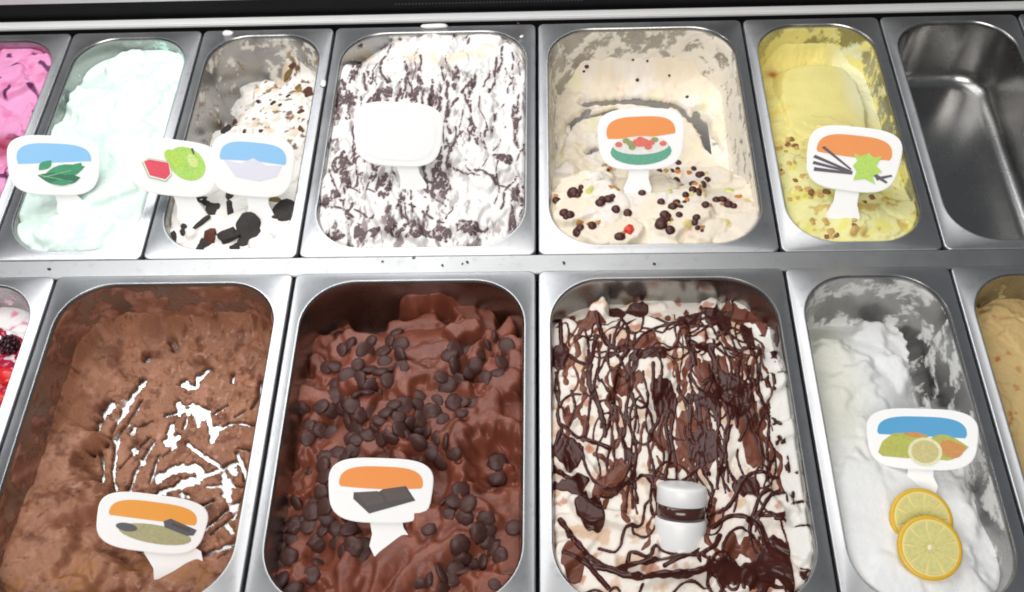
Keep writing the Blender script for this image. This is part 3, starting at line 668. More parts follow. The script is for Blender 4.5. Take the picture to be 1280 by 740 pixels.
for pts, r in [([(960,420),(985,480),(1000,545),(1004,600)],2.6), ([(940,440),(965,500),(980,560),(990,620)],2.4), ([(700,530),(730,548),(760,560)],2.0), ([(700,540),(690,580),(720,600)],2.2),
               ([(700,650),(735,695),(790,722),(860,722),(900,705)],2.6), ([(705,690),(760,712),(830,705),(885,690),(900,670)],2.2), ([(730,700),(760,735)],2.4), ([(840,660),(870,690),(830,712)],2.2),
               ([(890,660),(915,645),(945,655),(960,690)],2.2), ([(700,400),(705,440),(735,455),(745,420)],2.2), ([(745,390),(760,430),(790,435)],2.6), ([(868,455),(860,425),(885,435),(895,465),(880,480)],3.2)]:
    T = strand(I, T, lpath(I, pts, I.H), r, 1.6, .3, int(pts[0][0]))
for u, v, a, b, hh in [(735,640,26,22,2.2),(718,608,26,12,1.6),(715,565,30,18,1.6),(980,705,44,34,2.4),(930,715,60,22,2.2),(905,480,22,16,1.8),(880,500,30,18,1.6),(900,400,26,22,1.6),(960,385,22,24,1.8),(790,390,30,14,1.5),(815,440,24,9,1.5),(760,445,22,9,1.5),(702,445,14,22,1.8),(925,510,18,46,1.5),(880,560,26,24,1.4),(830,500,14,30,1.3),(925,610,20,16,1.6),(860,395,20,14,1.2),(940,420,18,30,1.4),(870,370,30,10,1.4),(760,375,14,12,1.2)]:
    T = blob(I, T, u, v, a*.78, b*.78, hh*.7, int(u+v), .9, None, .4)
x, y, _ = hit(I, 1000, 600, I.H); T = np.where((I.p > .90) & (fbm(I.gx, I.gy, 20, 9) > -.15), np.minimum(T, -.3), T)
_x, _y, _ = hit(I, 850, 704); I.H = I.H+13*np.exp(-((I.X-_x)/34)**2-((I.Y-_y)/20)**2)
st = blur((T > 0).astype(float), 6); C = mixc(C, lin(170, 116, 96), np.clip(st*.8, 0, .45)*(.4+.5*sstep(-.2, .3, fbm(I.gx, I.gy, 30, 88))))
finish(I, 'sauce_ice_cream', 'white ice cream covered with dense strands and pools of chocolate sauce', C, ICE)
T2 = np.full(I.X.shape, -9.); rng = R(39)
for k in range(26):
    x = rng.uniform(-106, 100); y = rng.uniform(-160, 70)
    T2 = strand(I, T2, wig(x, y, rng.uniform(40, 110), 90+rng.uniform(-14, 14)+(60 if y < -80 else 0)*rng.uniform(-1, .6), 3, 12), rng.uniform(1.0, 2.8), .5, .6, k+400)
for u, v, a, b in [(870,400,40,20),(800,430,30,14),(900,470,30,30),(860,520,40,40),(780,480,24,30),(720,520,20,26),(880,570,30,30),(940,540,20,40),(720,700,30,20),(920,690,50,20),(760,600,20,30),(740,400,20,10),(930,400,24,24)]:
    T2 = blob(I, T2, u, v, a*.75, b*.75, .4, int(u+v)+7, 1.3, None, .35)
layer(I, 'thin_sauce', T2, SAUCE_RED)
layer(I, 'chocolate_sauce', T, SAUCE)
wall_film(I, 'wall_smear', lambda x, y, t: mixc(np.broadcast_to(lin(60, 30, 26), x.shape+(3,)).copy(), lin(236, 232, 226), sstep(60, 100, x-125)*(y < -480)), lambda s, d, x, y: np.where(x > 60, .12+.3*(y > 120), .5), 1.6, 9)

# ---- lemon
I = begin('lemon', [[-80,-80,-70],[-44,-50,-76],[-28,-36,-80],[-24,-30,-74],[-18,-18,-50],[-11,-9,-30],[-9,-8,-24]])
rng = R(41); petals(I, rng, 24, (22, 40), (14, 22), (-1, 3), lambda x, y: 75, 40, bowl=1, streak=.3, edge=7)
I.H = blur(I.H, 5)
ax = [(1008,396),(1060,388),(1100,398),(1125,440),(1150,500)]
I.H = blur(I.H, 2)+1.2*fbm(I.gx, I.gy, 12, 3)*sstep(.45, .8, I.p)+.5*fbm(I.gx, I.gy, 7, 4)
for pts, w, dep in [([(1112,392),(1140,425),(1146,465),(1150,500)], 7, 60), ([(1168,365),(1180,400),(1168,450),(1160,495)], 6, 50), ([(1182,400),(1195,440),(1175,450)], 9, 50), ([(1195,500),(1190,508)], 7, 50), ([(1215,560),(1222,590)], 5, 40)]:
    D, S = dist_to(I, dense(lpath(I, pts)), w*2+6); ww = w*(1+.45*fbm(I.gx, I.gy, 9, 60)*1.6); I.H = I.H-dep*(1-sstep(.5, 1.3, D/np.maximum(ww, .5)))
C = base_color(I, lin(240, 241, 242), .02); C = mixc(C, lin(230, 230, 218), sstep(.55, .2, I.p)*sstep(.7, .4, I.q))
finish(I, 'lemon_ice_cream', 'white lemon ice cream hollowed along one side with two lemon slices', C, ICE_T, thin=True)
wall_film(I, 'wall_smear', lambda x, y, t: np.broadcast_to(lin(226, 226, 224), x.shape+(3,)), lambda s, d, x, y: np.where(x < 10, .14-.003*d, -.04+.002*d), 2.0, 10, scale=16)

# ---- ochre
I = begin('ochre', [[-44,-40,-40],[-26,-20,-20],[-22,-16,-16],[-20,-14,-14],[-18,-12,-12]])
rng = R(43); petals(I, rng, 24, (18, 34), (12, 20), (0, 4), lambda x, y: 75, 40, bowl=2, streak=.4, edge=12)
I.H = blur(I.H, 2)+.8*fbm(I.gx, I.gy, 9, 4)
C = base_color(I, lin(206, 178, 122), .05); C = mixc(C, lin(176, 98, 52), sstep(.24, .42, fbm(I.gx, I.gy, 15, 87))*sstep(.45, .1, I.p)*.9)
finish(I, 'ochre_ice_cream', 'ochre ice cream with small orange flecks beside the lemon pan', C, ICE)
wall_film(I, 'wall_smear', lambda x, y, t: np.broadcast_to(lin(214, 196, 150), x.shape+(3,)), lambda s, d, x, y: .12, 1.6, 11)

# ------------------------------------------------------------ toppings
def world(I, p): return np.array([p[0]+I.P.cx, p[1]+I.P.cy, p[2]])
def normal_at(I, x, y, e=4):
    x = np.array(float(x)); y = np.array(float(y))
    gx = (sample(I, I.H, x+e, y)-sample(I, I.H, x-e, y))/(2*e); gy = (sample(I, I.H, x, y+e)-sample(I, I.H, x, y-e))/(2*e)
    n = np.array([-float(np.clip(gx, -1.2, 1.2)), -float(np.clip(gy, -1.2, 1.2)), 1.]); return n/np.linalg.norm(n)
def rest(o, I, u, v, sink, rng, jit=.35, spin=None):
    """lay a small thing on the ice cream where the sight line meets it, tilted like the surface"""
    p = hit(I, u, v); n = normal_at(I, p[0], p[1]); n = n+rng.uniform(-jit, jit, 3); n /= np.linalg.norm(n)
    q = Vector(n).to_track_quat('Z', 'Y'); q = q @ Matrix.Rotation(rng.uniform(0, 6.28) if spin is None else spin, 3, 'Z').to_quaternion()
    o.rotation_mode = 'QUATERNION'; o.rotation_quaternion = q
    w = world(I, p); w[2] -= sink; o.location = w*MM
    return o
drop_mesh = lathe_mesh('chocolate_drop', [(0,-1.8),(5.6,-1.8),(7.0,-1.1),(7.5,0),(7.3,1.4),(6.4,2.7),(4.6,3.7),(2.2,4.2),(0,4.3)], 14)
drop_mesh.materials.append(CHIP)
small_mesh = lathe_mesh('small_chocolate_drop', [(0,-1.5),(2.6,-1.4),(3.7,-.4),(3.9,.8),(3.3,2.2),(1.9,3.2),(0,3.6)], 12); small_mesh.materials.append(CHIP2)
def worn(me, seed, amt):
    m = me.copy()
    for v in m.vertices:
        c = np.array(v.co)*1000; k = 1+amt*float(noise(np.array(c[0]*.22+seed*3.1), np.array(c[1]*.22+c[2]*.3), seed)); v.co = (v.co.x*k, v.co.y*k, v.co.z*(1+amt*float(noise(np.array(c[0]*.3+seed), np.array(c[1]*.3), seed+4))))
    return m
drop_meshes = [drop_mesh]+[worn(drop_mesh, q, a) for q, a in ((1, .12), (2, .18), (3, .26), (4, .34))]
I = ICES['drops']; rng = R(51)
Z6 = [(195,175),(207,210),(192,245),(190,285),(212,318),(240,240),(246,272),(293,258),(290,300),(338,245),(335,215),(250,165),(285,155),(310,190),(325,172),(270,190),(262,300),(160,330),(120,335),(135,372),(185,390),(95,395),(130,400),(225,405),(250,350),(272,342),(302,345),(328,352),(315,400),(355,395),(372,408),(395,385),(430,355),(405,345),(380,358),(400,430),(422,452),(452,430),(195,435),(135,470),(165,462),(480,210),(512,215),(455,240),(545,175),(568,202),(560,105),(520,270),(440,285),(470,320),(425,265),(492,325),(548,255),(545,485),(550,455),(108,545),(150,540),(135,590),(165,600),(155,630),(190,625),(120,575),(220,600),(258,640),(240,610),(430,545),(457,540),(475,575),(418,585),(398,566),(465,635),(510,610),(530,600),(555,660),(518,670),(498,682),(470,668),(585,600),(450,710),(425,700),(430,735),(400,715),(545,720),(140,700),(70,715),(90,665),(75,650),(60,690),(335,385),(280,378),(262,392),(108,360),(232,330),(310,275),(265,250),(225,195),(345,330),(372,330),(240,380),(295,400),(415,400),(80,600),(70,560),(205,650),(100,620),(175,575),(215,440),(235,430),(500,240),(530,195),(455,325),(470,345),(415,320),(60,740),(100,735),(200,600),(230,640),(485,545),(440,570)]
more = []
for a, b in Z6:
    if rng.random() < .75:
        t = rng.uniform(0, 6.28); a2, b2 = a+rng.uniform(22, 30)*math.cos(t), b+rng.uniform(20, 27)*math.sin(t)
        if 60 < a2 < 600 and 150 < b2 < 735 and all((a2-c)**2+(b2-d)**2 > 17**2 for c, d in Z6+more) and not (a2 > 470 and 340 < b2 < 520): more.append((a2, b2))
for k, (a, b) in enumerate([c for c in Z6+more if not (365 < c[0] < 428 and 505 < c[1] < 600)]):
    o = obj('chocolate_drop', drop_meshes[k % 5], None); rest(o, I, 310+a*.5675+rng.uniform(-1, 1), 320+b*.5675+rng.uniform(-1, 1), rng.uniform(-.4, 2.2), rng, .55)
    f = rng.uniform(.98, 1.42); o.scale = (f, f*rng.uniform(.86, 1.05), f*rng.uniform(.6, .95))
    lb = ('round chocolate drop in the dark hollow at the back of the dark chocolate ice cream' if 235 < a < 345 and b < 205 else 'round chocolate drop by the steel wall of the dark chocolate pan' if a < 120 else
          'round chocolate drop behind the big fold at the back of the dark chocolate ice cream' if b < 240 and a > 440 else 'round chocolate drop in front of the chocolate bar sign' if b > 590 and 120 < a < 420 else 'round chocolate drop right behind the chocolate bar sign' if 380 < b < 480 else
          'round chocolate drop heaped in the middle of the dark chocolate ice cream' if b < 400 else 'round chocolate drop beside the chocolate bar sign on the dark ice cream')
    tag(o, lb, 'chocolate', 'chocolate drops on the dark chocolate ice cream')
I = ICES['cassata']
Z3 = [(205,360,1.4),(240,352,.8),(115,405,1.1),(155,470,1.1),(355,415,1.2),(400,395,1.2),(440,450,1),(505,470,1),(230,575,1.1),(310,540,1),(465,600,1.1),(585,360,.9),(690,410,.9),(755,435,1.1),(775,412,.9),(790,480,.8),(710,480,1.1),(690,535,1.4),(722,510,.9),(740,565,1.1),(885,495,.9),(890,550,.6),(935,425,.9),(995,400,.95),(1030,398,1.1),(1062,424,1.1),(1090,432,.8),(825,370,.8),(870,225,.7),(900,260,.9),(865,310,.9),(865,342,.9),(895,352,.9),(945,285,.8),(922,312,.9),(775,290,.9),(750,240,.8),(680,240,.8),(818,410,.5),(785,192,.8),(395,235,.6),(45,375,.8),(40,440,.8),(1130,155,.5),(165,492,.7)]
Z3 = Z3+[((670-670+a*.211)/.2266, (20-160+b*.211)/.2266, f) for a, b, f in [(300,298,.6),(283,326,.4),(170,290,.5),(600,378,.5),(205,245,.4),(895,480,.5),(790,352,.35),(1045,208,.4),(660,265,.35),(575,258,.35),(400,235,.35)]]
Z3 = Z3+[(a+rng.uniform(-34, 34), b+rng.uniform(-26, 26), f*rng.uniform(.6, .95)) for a, b, f in Z3[:42] if b > 220 and rng.random() < .5]
for a, b, f in Z3:
    o = obj('chocolate_drop', small_mesh, None); rest(o, I, 670+a*.2266, 160+b*.2266, .2, rng, .4); f *= 1.3; o.scale = (f, f, f*.9)
    lb = ('tiny dark speck of chocolate on the scooped back of the cream ice cream' if b < 170 else 'brown chocolate drop close to the red candied cube' if math.hypot(a-515, b-560) < 90 else 'brown chocolate drop beside the orange candied fruit' if math.hypot(a-1090, b-400) < 110 else
          'brown chocolate drop under the bowl sign' if 560 < a < 830 and b < 320 else 'large round brown chocolate drop on the cream ice cream' if f > 1.25 else 'small round brown chocolate drop on the cream ice cream')
    tag(o, lb, 'chocolate', 'chocolate drops on the cream ice cream')
def chunk_mesh(name, seed, sx, sy, sz, flatness=.5):
    """irregular broken piece"""
    r = R(seed); bm = bmesh.new(); bmesh.ops.create_icosphere(bm, subdivisions=2, radius=1)
    for v in bm.verts:
        c = np.array(v.co); d = 1+.30*float(noise(np.array(c[0]*1.1+seed), np.array(c[1]*1.1+c[2]*.8), seed))+.14*float(noise(np.array(c[0]*2.7+seed), np.array(c[1]*2.7-c[2]*2), seed+3))
        c = np.sign(c)*np.abs(c)**.7*d
        v.co = Vector((c[0]*sx, c[1]*sy, c[2]*sz))*MM
    return bm_mesh(name, bm, False)
FR = {'red': flat('candied_cherry', 214, 62, 40, .2, 200, .25), 'orange': flat('candied_orange', 206, 130, 40, .25, 160, .25), 'tan': flat('candied_peel', 176, 132, 72, .3, 160, .3), 'green': flat('candied_citron', 206, 214, 120, .2, 160, .3), 'yellow': flat('candied_pineapple', 224, 208, 140, .2, 160, .3), 'pink': flat('candied_pink', 236, 190, 176, .15, 160, .3)}
FRUIT = [(515,560,'red',5.6,5.6,3.6,'red candied fruit cube beside a chocolate drop'),(1115,380,'orange',5,3.6,2.6,'orange candied fruit piece beside dark drops'),(1165,405,'yellow',6.5,4.5,2.2,'golden candied fruit piece next to the orange piece'),
         (805,320,'tan',5.5,4.5,2.6,'tan candied peel among the dark drops'),(240,520,'tan',4,3.4,2.6,'tan candied peel beside a dark drop near the rim'),(340,522,'tan',5,2.6,2.4,'tan candied peel near the front rim of the cream pan'),(430,330,'tan',6.5,2.6,2.4,'long brownish candied peel below the sign'),
         (295,345,'green',5,6,2.2,'pale green candied fruit piece on the cream ice cream'),(840,530,'yellow',5.5,5,2.2,'pale yellow candied fruit slice at the front'),(1055,520,'yellow',6,3.4,2.4,'pale yellow fruit piece in the front corner'),(1070,345,'green',5,5,2.4,'pale green candied fruit piece above the orange one'),
         (740,350,'green',4,3,2,'small pale green fruit piece beside the tan peel'),(1120,195,'yellow',4,4,2.2,'small yellow fruit piece by the pan wall'),(780,240,'orange',4.4,3,2.2,'brownish orange fruit piece beside the sign'),(300,530,'orange',4,3.4,2.2,'brown orange fruit piece between two peels')]
for k, (a, b, c, sx, sy, sz, lb) in enumerate(FRUIT):
    o = obj('candied_fruit', chunk_mesh('candied_fruit', 60+k, sx, sy, sz), FR[c]); rest(o, I, 670+a*.2266, 160+b*.2266, .3, rng, .25)
    tag(o, lb, 'candied fruit', 'candied fruit on the cream ice cream')
for k in range(26):
    a, b, _ = Z3[rng.randint(0, 42)]
    if b < 215: continue
    o = obj('candied_fruit', chunk_mesh('candied_fruit', 400+k, *(rng.uniform(1.8, 3.6, 2)), 1.8), FR[['tan', 'orange', 'tan', 'yellow'][k % 4]]); rest(o, I, 670+(a+rng.uniform(-40, 40))*.2266, 160+(b+rng.uniform(-30, 30))*.2266, .2, rng, .3)
    tag(o, 'small %s bit of candied peel among the brown chocolate drops' % ['tan', 'orange', 'tan', 'pale yellow'][k % 4], 'candied fruit', 'candied fruit on the cream ice cream')
# cookie chunks
I = ICES['cookie']
CB = M_plain('black_cookie', lin(44, 40, 38), .75, var=.5, scale=240, bump=.8); CBR = M_plain('brown_cookie', lin(88, 46, 26), .7, var=.45, scale=240, bump=.8); COL_ = M_plain('olive_cookie', lin(122, 96, 44), .7, var=.45, scale=240, bump=.8)
for k, (a, b, sx, sy, spin, m) in enumerate([(245,470,7,13,.2,0),(440,425,10,7,.3,0),(490,470,8,7,.8,0),(590,378,15,5,.0,0),(590,475,14,3.6,.5,0),(690,570,14,11,.5,0),(700,630,13,8,.1,0),(575,620,10,7,.6,0),(460,665,11,8,1.2,0),(470,630,6,9,0,1),(615,690,4,5,1.4,0),(905,470,11,14,.2,0),(930,500,9,12,.1,0),(850,415,6,4,.2,2),(265,655,12,3.5,-.6,0),(330,572,6,3,.7,0),(420,548,12,2.4,.15,0),(320,600,5,3.5,.5,0),(420,700,10,4,.1,0)]):
    o = obj('cookie_chunk', chunk_mesh('cookie_chunk', 80+k, sx*1.15, sy*1.15, 3.2), (CB, CBR, COL_)[m]); rest(o, I, 160+a*.2162, 160+b*.2162, .8, rng, .15, spin)
    tag(o, ('black cookie chunk in the white ice cream under the two signs', 'dark brown cookie chunk beside black ones in the white ice cream', 'olive brown cookie chunk next to a big black chunk')[m], 'cookie', 'cookie chunks in the white ice cream')
for k, (a, b, sx, sy, m) in enumerate([(500,620,9,9,1),(430,640,9,7,1),(460,650,8,5,0),(960,420,7,9,1),(865,250,5,4,1),(850,195,5,6,2),(840,305,12,4,2),(705,175,6,7,2),(670,110,6,10,1),(745,490,5,2.6,0),(660,480,5,3,0),(840,445,4,2.4,0),(985,605,5,6,0),(915,540,3,5,1),(460,500,3,4,1),(690,335,6,2.6,1),(415,555,4,4,1),(700,280,3,3,1),(790,500,3,2,0),(570,665,4,3,1),(670,660,3,2.6,1),(920,650,3,6,1),(900,390,6,5,2),(745,215,4,5,2),(640,210,5,8,2)]):
    o = obj('cookie_crumb', chunk_mesh('cookie_crumb', 120+k, sx, sy, 2.4), (CB, CBR, COL_)[m]); rest(o, I, 190+a*.2028, 30+b*.2028, .6, rng, .25)
    tag(o, ('small black cookie crumb on the scooped white ice cream', 'brown cookie crumb on the scooped white ice cream', 'olive tan cookie crumb high in the scooped white ice cream')[m], 'cookie', 'cookie crumbs on the scooped white ice cream')
# crushed nuts on vanilla
I = ICES['vanilla']; NUT = M_plain('crushed_nut', lin(206, 172, 104), .6, var=.4, scale=260, bump=.5); NUTD = M_plain('dark_nut', lin(138, 96, 58), .6, var=.4, scale=260, bump=.5)
for k in range(46):
    c = [(205,100),(235,160),(190,180),(225,240),(180,290),(265,330),(265,395),(240,440),(340,430),(410,430),(350,590),(420,595),(470,650),(590,600),(580,645),(770,440),(690,440),(660,490),(790,470),(300,420),(440,660),(225,130),(160,150)][k % 23]
    sz = rng.uniform(2.0, 4.4); o = obj('crushed_nut', chunk_mesh('crushed_nut', 150+k, sz, sz*rng.uniform(.7, 1), sz*.6), NUT if k % 4 else NUTD)
    rest(o, I, 940+(c[0]+rng.uniform(-26, 26))*.2161, 150+(c[1]+rng.uniform(-22, 22))*.2161, .3, rng, .3)
    tag(o, ('small tan nut crumb on the yellow ice cream' if k % 4 else 'small dark brown nut crumb on the yellow ice cream'), 'nut', 'nut crumbs on the yellow ice cream')
# berries
I = ICES['berry']; BB = M_plain('blackberry', lin(48, 12, 26), .25, var=.4, scale=200); SB = M_plain('strawberry', lin(216, 40, 44), .25, var=.25, scale=150, bump=.3)
def berry_mesh(name, r, seed):
    bm = bmesh.new(); g = R(seed)
    for k in range(34):
        z = 1-2*(k+.5)/34; a = k*2.39996; rr = math.sqrt(1-z*z)
        m = Matrix.Translation(Vector((rr*math.cos(a)*r, rr*math.sin(a)*r, z*r*1.15))*MM) @ Matrix.Scale(r*.30*g.uniform(.85, 1.1)*MM, 4)
        bmesh.ops.create_icosphere(bm, subdivisions=1, radius=1, matrix=m)
    bmesh.ops.create_icosphere(bm, subdivisions=2, radius=r*MM)
    return bm_mesh(name, bm, True)
o = obj('blackberry', berry_mesh('blackberry', 9, 1), BB); rest(o, I, 13, 434, -4, rng, .2); tag(o, 'dark blackberry on the white ice cream with berry sauce', 'berry')
for k, (u, v, sx, sy, lb) in enumerate([(8,470,9,11,'red strawberry piece just below the blackberry'), (3,498,8,8,'lower red strawberry piece in the berry sauce')]):
    o = obj('strawberry_piece', chunk_mesh('strawberry_piece', 200+k, sx, sy, 6), SB); o.data.polygons.foreach_set('use_smooth', np.ones(len(o.data.polygons), dtype=bool)); rest(o, I, u, v, 0, rng, .2); tag(o, lb, 'berry')
# crumbs on the bar and rims, dabs of ice cream on the rims
crumb = chunk_mesh('chocolate_crumb', 300, 1.6, 1.0, .7); crumb.materials.append(CHIP)
for u, v in [(478,326),(516,322),(518,321),(553,331),(584,327),(578,329),(705,328),(818,329),(648,30),(61,336)]:
    w = on_z(u, v, 0); z = -1.2 if w[1] < -359 and w[1] > -380 else .2
    o = obj('chocolate_crumb', crumb, None, None, (w[0], w[1], z+.7), (0, 0, rng.uniform(0, 6))); f = rng.uniform(.7, 1.3); o.scale = (f, f, f)
    tag(o, 'tiny dark chocolate crumb fallen on the steel', 'crumb', 'chocolate crumbs on the steel')
DAB = M_plain('ice_cream_dab', (.8, .79, .77), .5, var=.06, scale=120, bump=.4, sss=.1)
for k, (u, v, sx, sy, sz, lb) in enumerate([(285,42,9,5,4,'white dab of ice cream on the far rim of the cookie pan'), (543,33,22,5,3.5,'long white dab of ice cream on the far rim of the ripple pan'), (404,105,4,8,3,'white dab on the rim between cookie and ripple pans'), (652,46,3,3,2,'tiny white dab on the rim beside the ripple pan')]):
    w = on_z(u, v, 1); m = chunk_mesh('ice_cream_dab', 310+k, sx*.8, sy*.75, sz*.6); m.polygons.foreach_set('use_smooth', np.ones(len(m.polygons), dtype=bool))
    tag(obj('ice_cream_dab', m, DAB, None, (w[0], w[1], 1.5)), lb, 'ice cream')

# ------------------------------------------------------------ lemon slices
I = ICES['lemon']
RIND = flat('lemon_rind', 232, 188, 58, .12, 300, .35); PITH = flat('lemon_pith', 244, 226, 150, .05, 200, .5); PULP = M_plain('lemon_pulp', lin(230, 220, 146), .25, var=.22, scale=300, bump=.4, sss=.2); CORE = flat('lemon_core', 250, 240, 200, .03)
rind_m = lathe_mesh('rind', [(23.6,-2.6),(25.6,-2.9),(27,-1.8),(27.2,1.6),(26,2.7),(23.8,2.5)], 48)
pith_m = lathe_mesh('pith', [(0,-2.5),(23.8,-2.5),(24.6,-2.4),(24.6,2.25),(23.8,2.3),(0,2.3)], 48)
core_m = lathe_mesh('core', [(0,2.2),(2.6,2.35),(2.3,2.9),(0,3.0)], 14)
nseg = 9; pts = []
for k in range(13):
    a = math.radians(-17.6+35.2*k/12); pts.append((22.3*math.cos(a), 22.3*math.sin(a)))
pts += [(3.4*math.cos(.35), 3.4*math.sin(.35)), (3.0, 0), (3.4*math.cos(-.35), 3.4*math.sin(-.35))]
seg_m = prism_mesh('pulp_segment', pts, 2.25, 2.95, .3)
def lemon_slice(u, v, extra, tilt, spin, lb):
    p = world(I, hit(I, u, v)); root = empty('lemon_slice', (p[0], p[1], p[2]+extra)); tag(root, lb, 'lemon slice')
    n = Vector((.02, -math.sin(tilt), math.cos(tilt))); root.rotation_mode = 'QUATERNION'
    root.rotation_quaternion = n.to_track_quat('Z', 'Y') @ Matrix.Rotation(spin, 3, 'Z').to_quaternion()
    obj('rind', rind_m, RIND, root); pi = obj('pith', pith_m, PITH, root); obj('core', core_m, CORE, root)
    for k in range(nseg): obj('pulp_segment', seg_m, PULP, root, (0, 0, 0), (0, 0, 2*math.pi*k/nseg))
lemon_slice(1150, 651, 3.0, math.radians(14), .2, 'round lemon slice lying half under another slice')
lemon_slice(1158, 690, 9.0, math.radians(16), .5, 'whole round lemon slice overlapping the slice beside the sign')

# ------------------------------------------------------------ flavour signs
def rrect_outline(w, h, taper=.06, n=3.4, k=44):
    out = []
    for i in range(k):
        a = 2*math.pi*i/k; c, s = math.cos(a), math.sin(a)
        x = math.copysign(abs(c)**(2/n), c); y = math.copysign(abs(s)**(2/n), s)
        out.append((w/2*x*(1+taper*y), h/2*y))
    return out
def band_outline(w, h, sag, cut=0.0):
    """the coloured field at the top of the board: arched top, wavy lower edge"""
    top = [(x, y) for x, y in rrect_outline(w*.80, h*.74, .07, 3.2, 60) if y > h*.06]
    x1, x0 = top[0][0], top[-1][0]
    low = [(x0+(x1-x0)*t, h*.05+sag*h*math.sin(math.pi*t)+cut*h*(t-.5)*.5) for t in np.linspace(0.02, .98, 12)]
    return top+low
OR = flat('orange_print', 236, 138, 40, .03); YO = flat('amber_print', 234, 154, 42, .03); BL = flat('blue_print', 44, 152, 206, .03); PB = flat('pale_blue_print', 138, 196, 240, .03)
PRN = {k: flat(k+'_print', *c, .03 if k in ('page', 'white', 'lilac') else .32, 420) for k, c in {'rindgreen': (120, 176, 80), 'white': (248, 248, 244), 'apple_light': (206, 232, 136), 'vein': (128, 196, 150), 'leaf': (52, 148, 104), 'dark_leaf': (30, 112, 78), 'apple': (170, 214, 92), 'melon': (232, 58, 86), 'cream': (238, 236, 220), 'bowl': (70, 158, 128), 'pod': (58, 46, 66), 'lime': (176, 214, 74), 'choc': (64, 46, 44), 'choc_side': (44, 32, 34), 'olive': (164, 158, 112), 'grey': (74, 72, 78), 'lemon': (172, 176, 52), 'lemon_tip': (200, 130, 32), 'slice': (232, 226, 180), 'slice_in': (196, 184, 116), 'lilac': (222, 222, 236), 'berryred': (220, 92, 70), 'nutgreen': (132, 148, 72), 'page': (246, 246, 248)}.items()}
def ell(cx, cy, rx, ry, rot=0, n=22):
    c, s = math.cos(rot), math.sin(rot); return [(cx+rx*math.cos(a)*c-ry*math.sin(a)*s, cy+rx*math.cos(a)*s+ry*math.sin(a)*c) for a in np.linspace(0, 2*math.pi, n, endpoint=False)]
def leaf(cx, cy, L, W, rot):
    c, s = math.cos(rot), math.sin(rot); t = np.linspace(0, 1, 9); up = [(-L/2+L*q, W/2*math.sin(math.pi*q)) for q in t]; dn = [(L/2-L*q, -W/2*math.sin(math.pi*q)) for q in t[1:-1]]
    return [(cx+x*c-y*s, cy+x*s+y*c) for x, y in up+dn]
def bar(x0, y0, x1, y1, w):
    d = math.hypot(x1-x0, y1-y0); nx, ny = -(y1-y0)/d*w/2, (x1-x0)/d*w/2; return [(x0+nx, y0+ny), (x0-nx, y0-ny), (x1-nx*.6, y1-ny*.6), (x1+nx*.6, y1+ny*.6)]
def sign(I, cu, cv, wpx, hpx, bu, bv, label, band, pics, roll=0.0, sag=.0, cut=0.0, grow=1.0, stalk=(22, 30), rise=0.0):
    base = world(I, hit(I, bu, bv)); d = ray(cu, cv); d = d/np.linalg.norm(d)
    t = np.dot(base-CAM, d); c = CAM+d*(t-rise)                     # board centre: on its sight line, level with the stalk's foot, leaning back
    dist = np.linalg.norm(c-CAM)*np.dot(d, RC @ np.array([0, 0, -1.])); w = .96*wpx*dist/F_PX; h = .95*hpx*dist/F_PX
    up = c-base; L = np.linalg.norm(up); up /= L
    nrm = -d-np.dot(-d, up)*up; nrm /= np.linalg.norm(nrm); xax = np.cross(up, nrm)
    M = Matrix((( xax[0], up[0], nrm[0]), (xax[1], up[1], nrm[1]), (xax[2], up[2], nrm[2])))
    rt = RC[:, 0]; roll = roll+math.atan2(float(np.dot(rt, up)), float(np.dot(rt, xax)))
    root = empty('flavour_sign', base); root.rotation_mode = 'QUATERNION'; root.rotation_quaternion = M.to_quaternion(); tag(root, label, 'sign')
    board = obj('board', prism_mesh('board', rrect_outline(w, h), -1.2, 1.2, .7), WHITE, root, (0, L, 0), (0, 0, roll))
    y1 = L-h*.36; st = [(-stalk[0]/2, y1), (stalk[0]/2, y1), (stalk[0]/2, y1*.45), (stalk[1]/2, y1*.12), (stalk[1]/2*.8, -10), (0, -14), (-stalk[1]/2*.8, -10), (-stalk[1]/2, y1*.12), (-stalk[0]/2, y1*.45)]
    obj('stalk', prism_mesh('stalk', st, -2.6, -1.25, .3), WHITE, root)
    z = 1.2
    if band is not None: obj('colour_band', prism_mesh('colour_band', band_outline(w, h, sag, cut), z+.02, z+.14), band, board)
    for k, (nm, pts, m) in enumerate(pics):
        obj(nm, prism_mesh(nm, [(x*w, y*h) for x, y in pts], z+.2+.08*k, z+.26+.08*k), PRN[m], board)
    return root
sign(ICES['mint'], 68, 207, 110, 78, 90, 262, 'white sign with blue band and green mint leaves', PB,
     [('printed_leaf', leaf(.10, -.10, .52, .24, .42), 'leaf'), ('printed_leaf', leaf(.02, -.22, .42, .20, -.25), 'dark_leaf'), ('printed_leaf', leaf(-.10, .0, .22, .12, .9), 'leaf'), ('printed_leaf', leaf(.16, -.22, .26, .16, .3), 'dark_leaf'), ('printed_leaf_vein', bar(-.12, -.20, .30, -.02, .014), 'vein'), ('printed_leaf_vein', bar(-.16, -.17, .20, -.26, .014), 'vein'), ('printed_leaf', leaf(.24, -.02, .2, .12, 1.0), 'leaf'), ('printed_leaf', leaf(.08, -.28, .24, .10, .1), 'leaf')], roll=-.04, cut=.2)
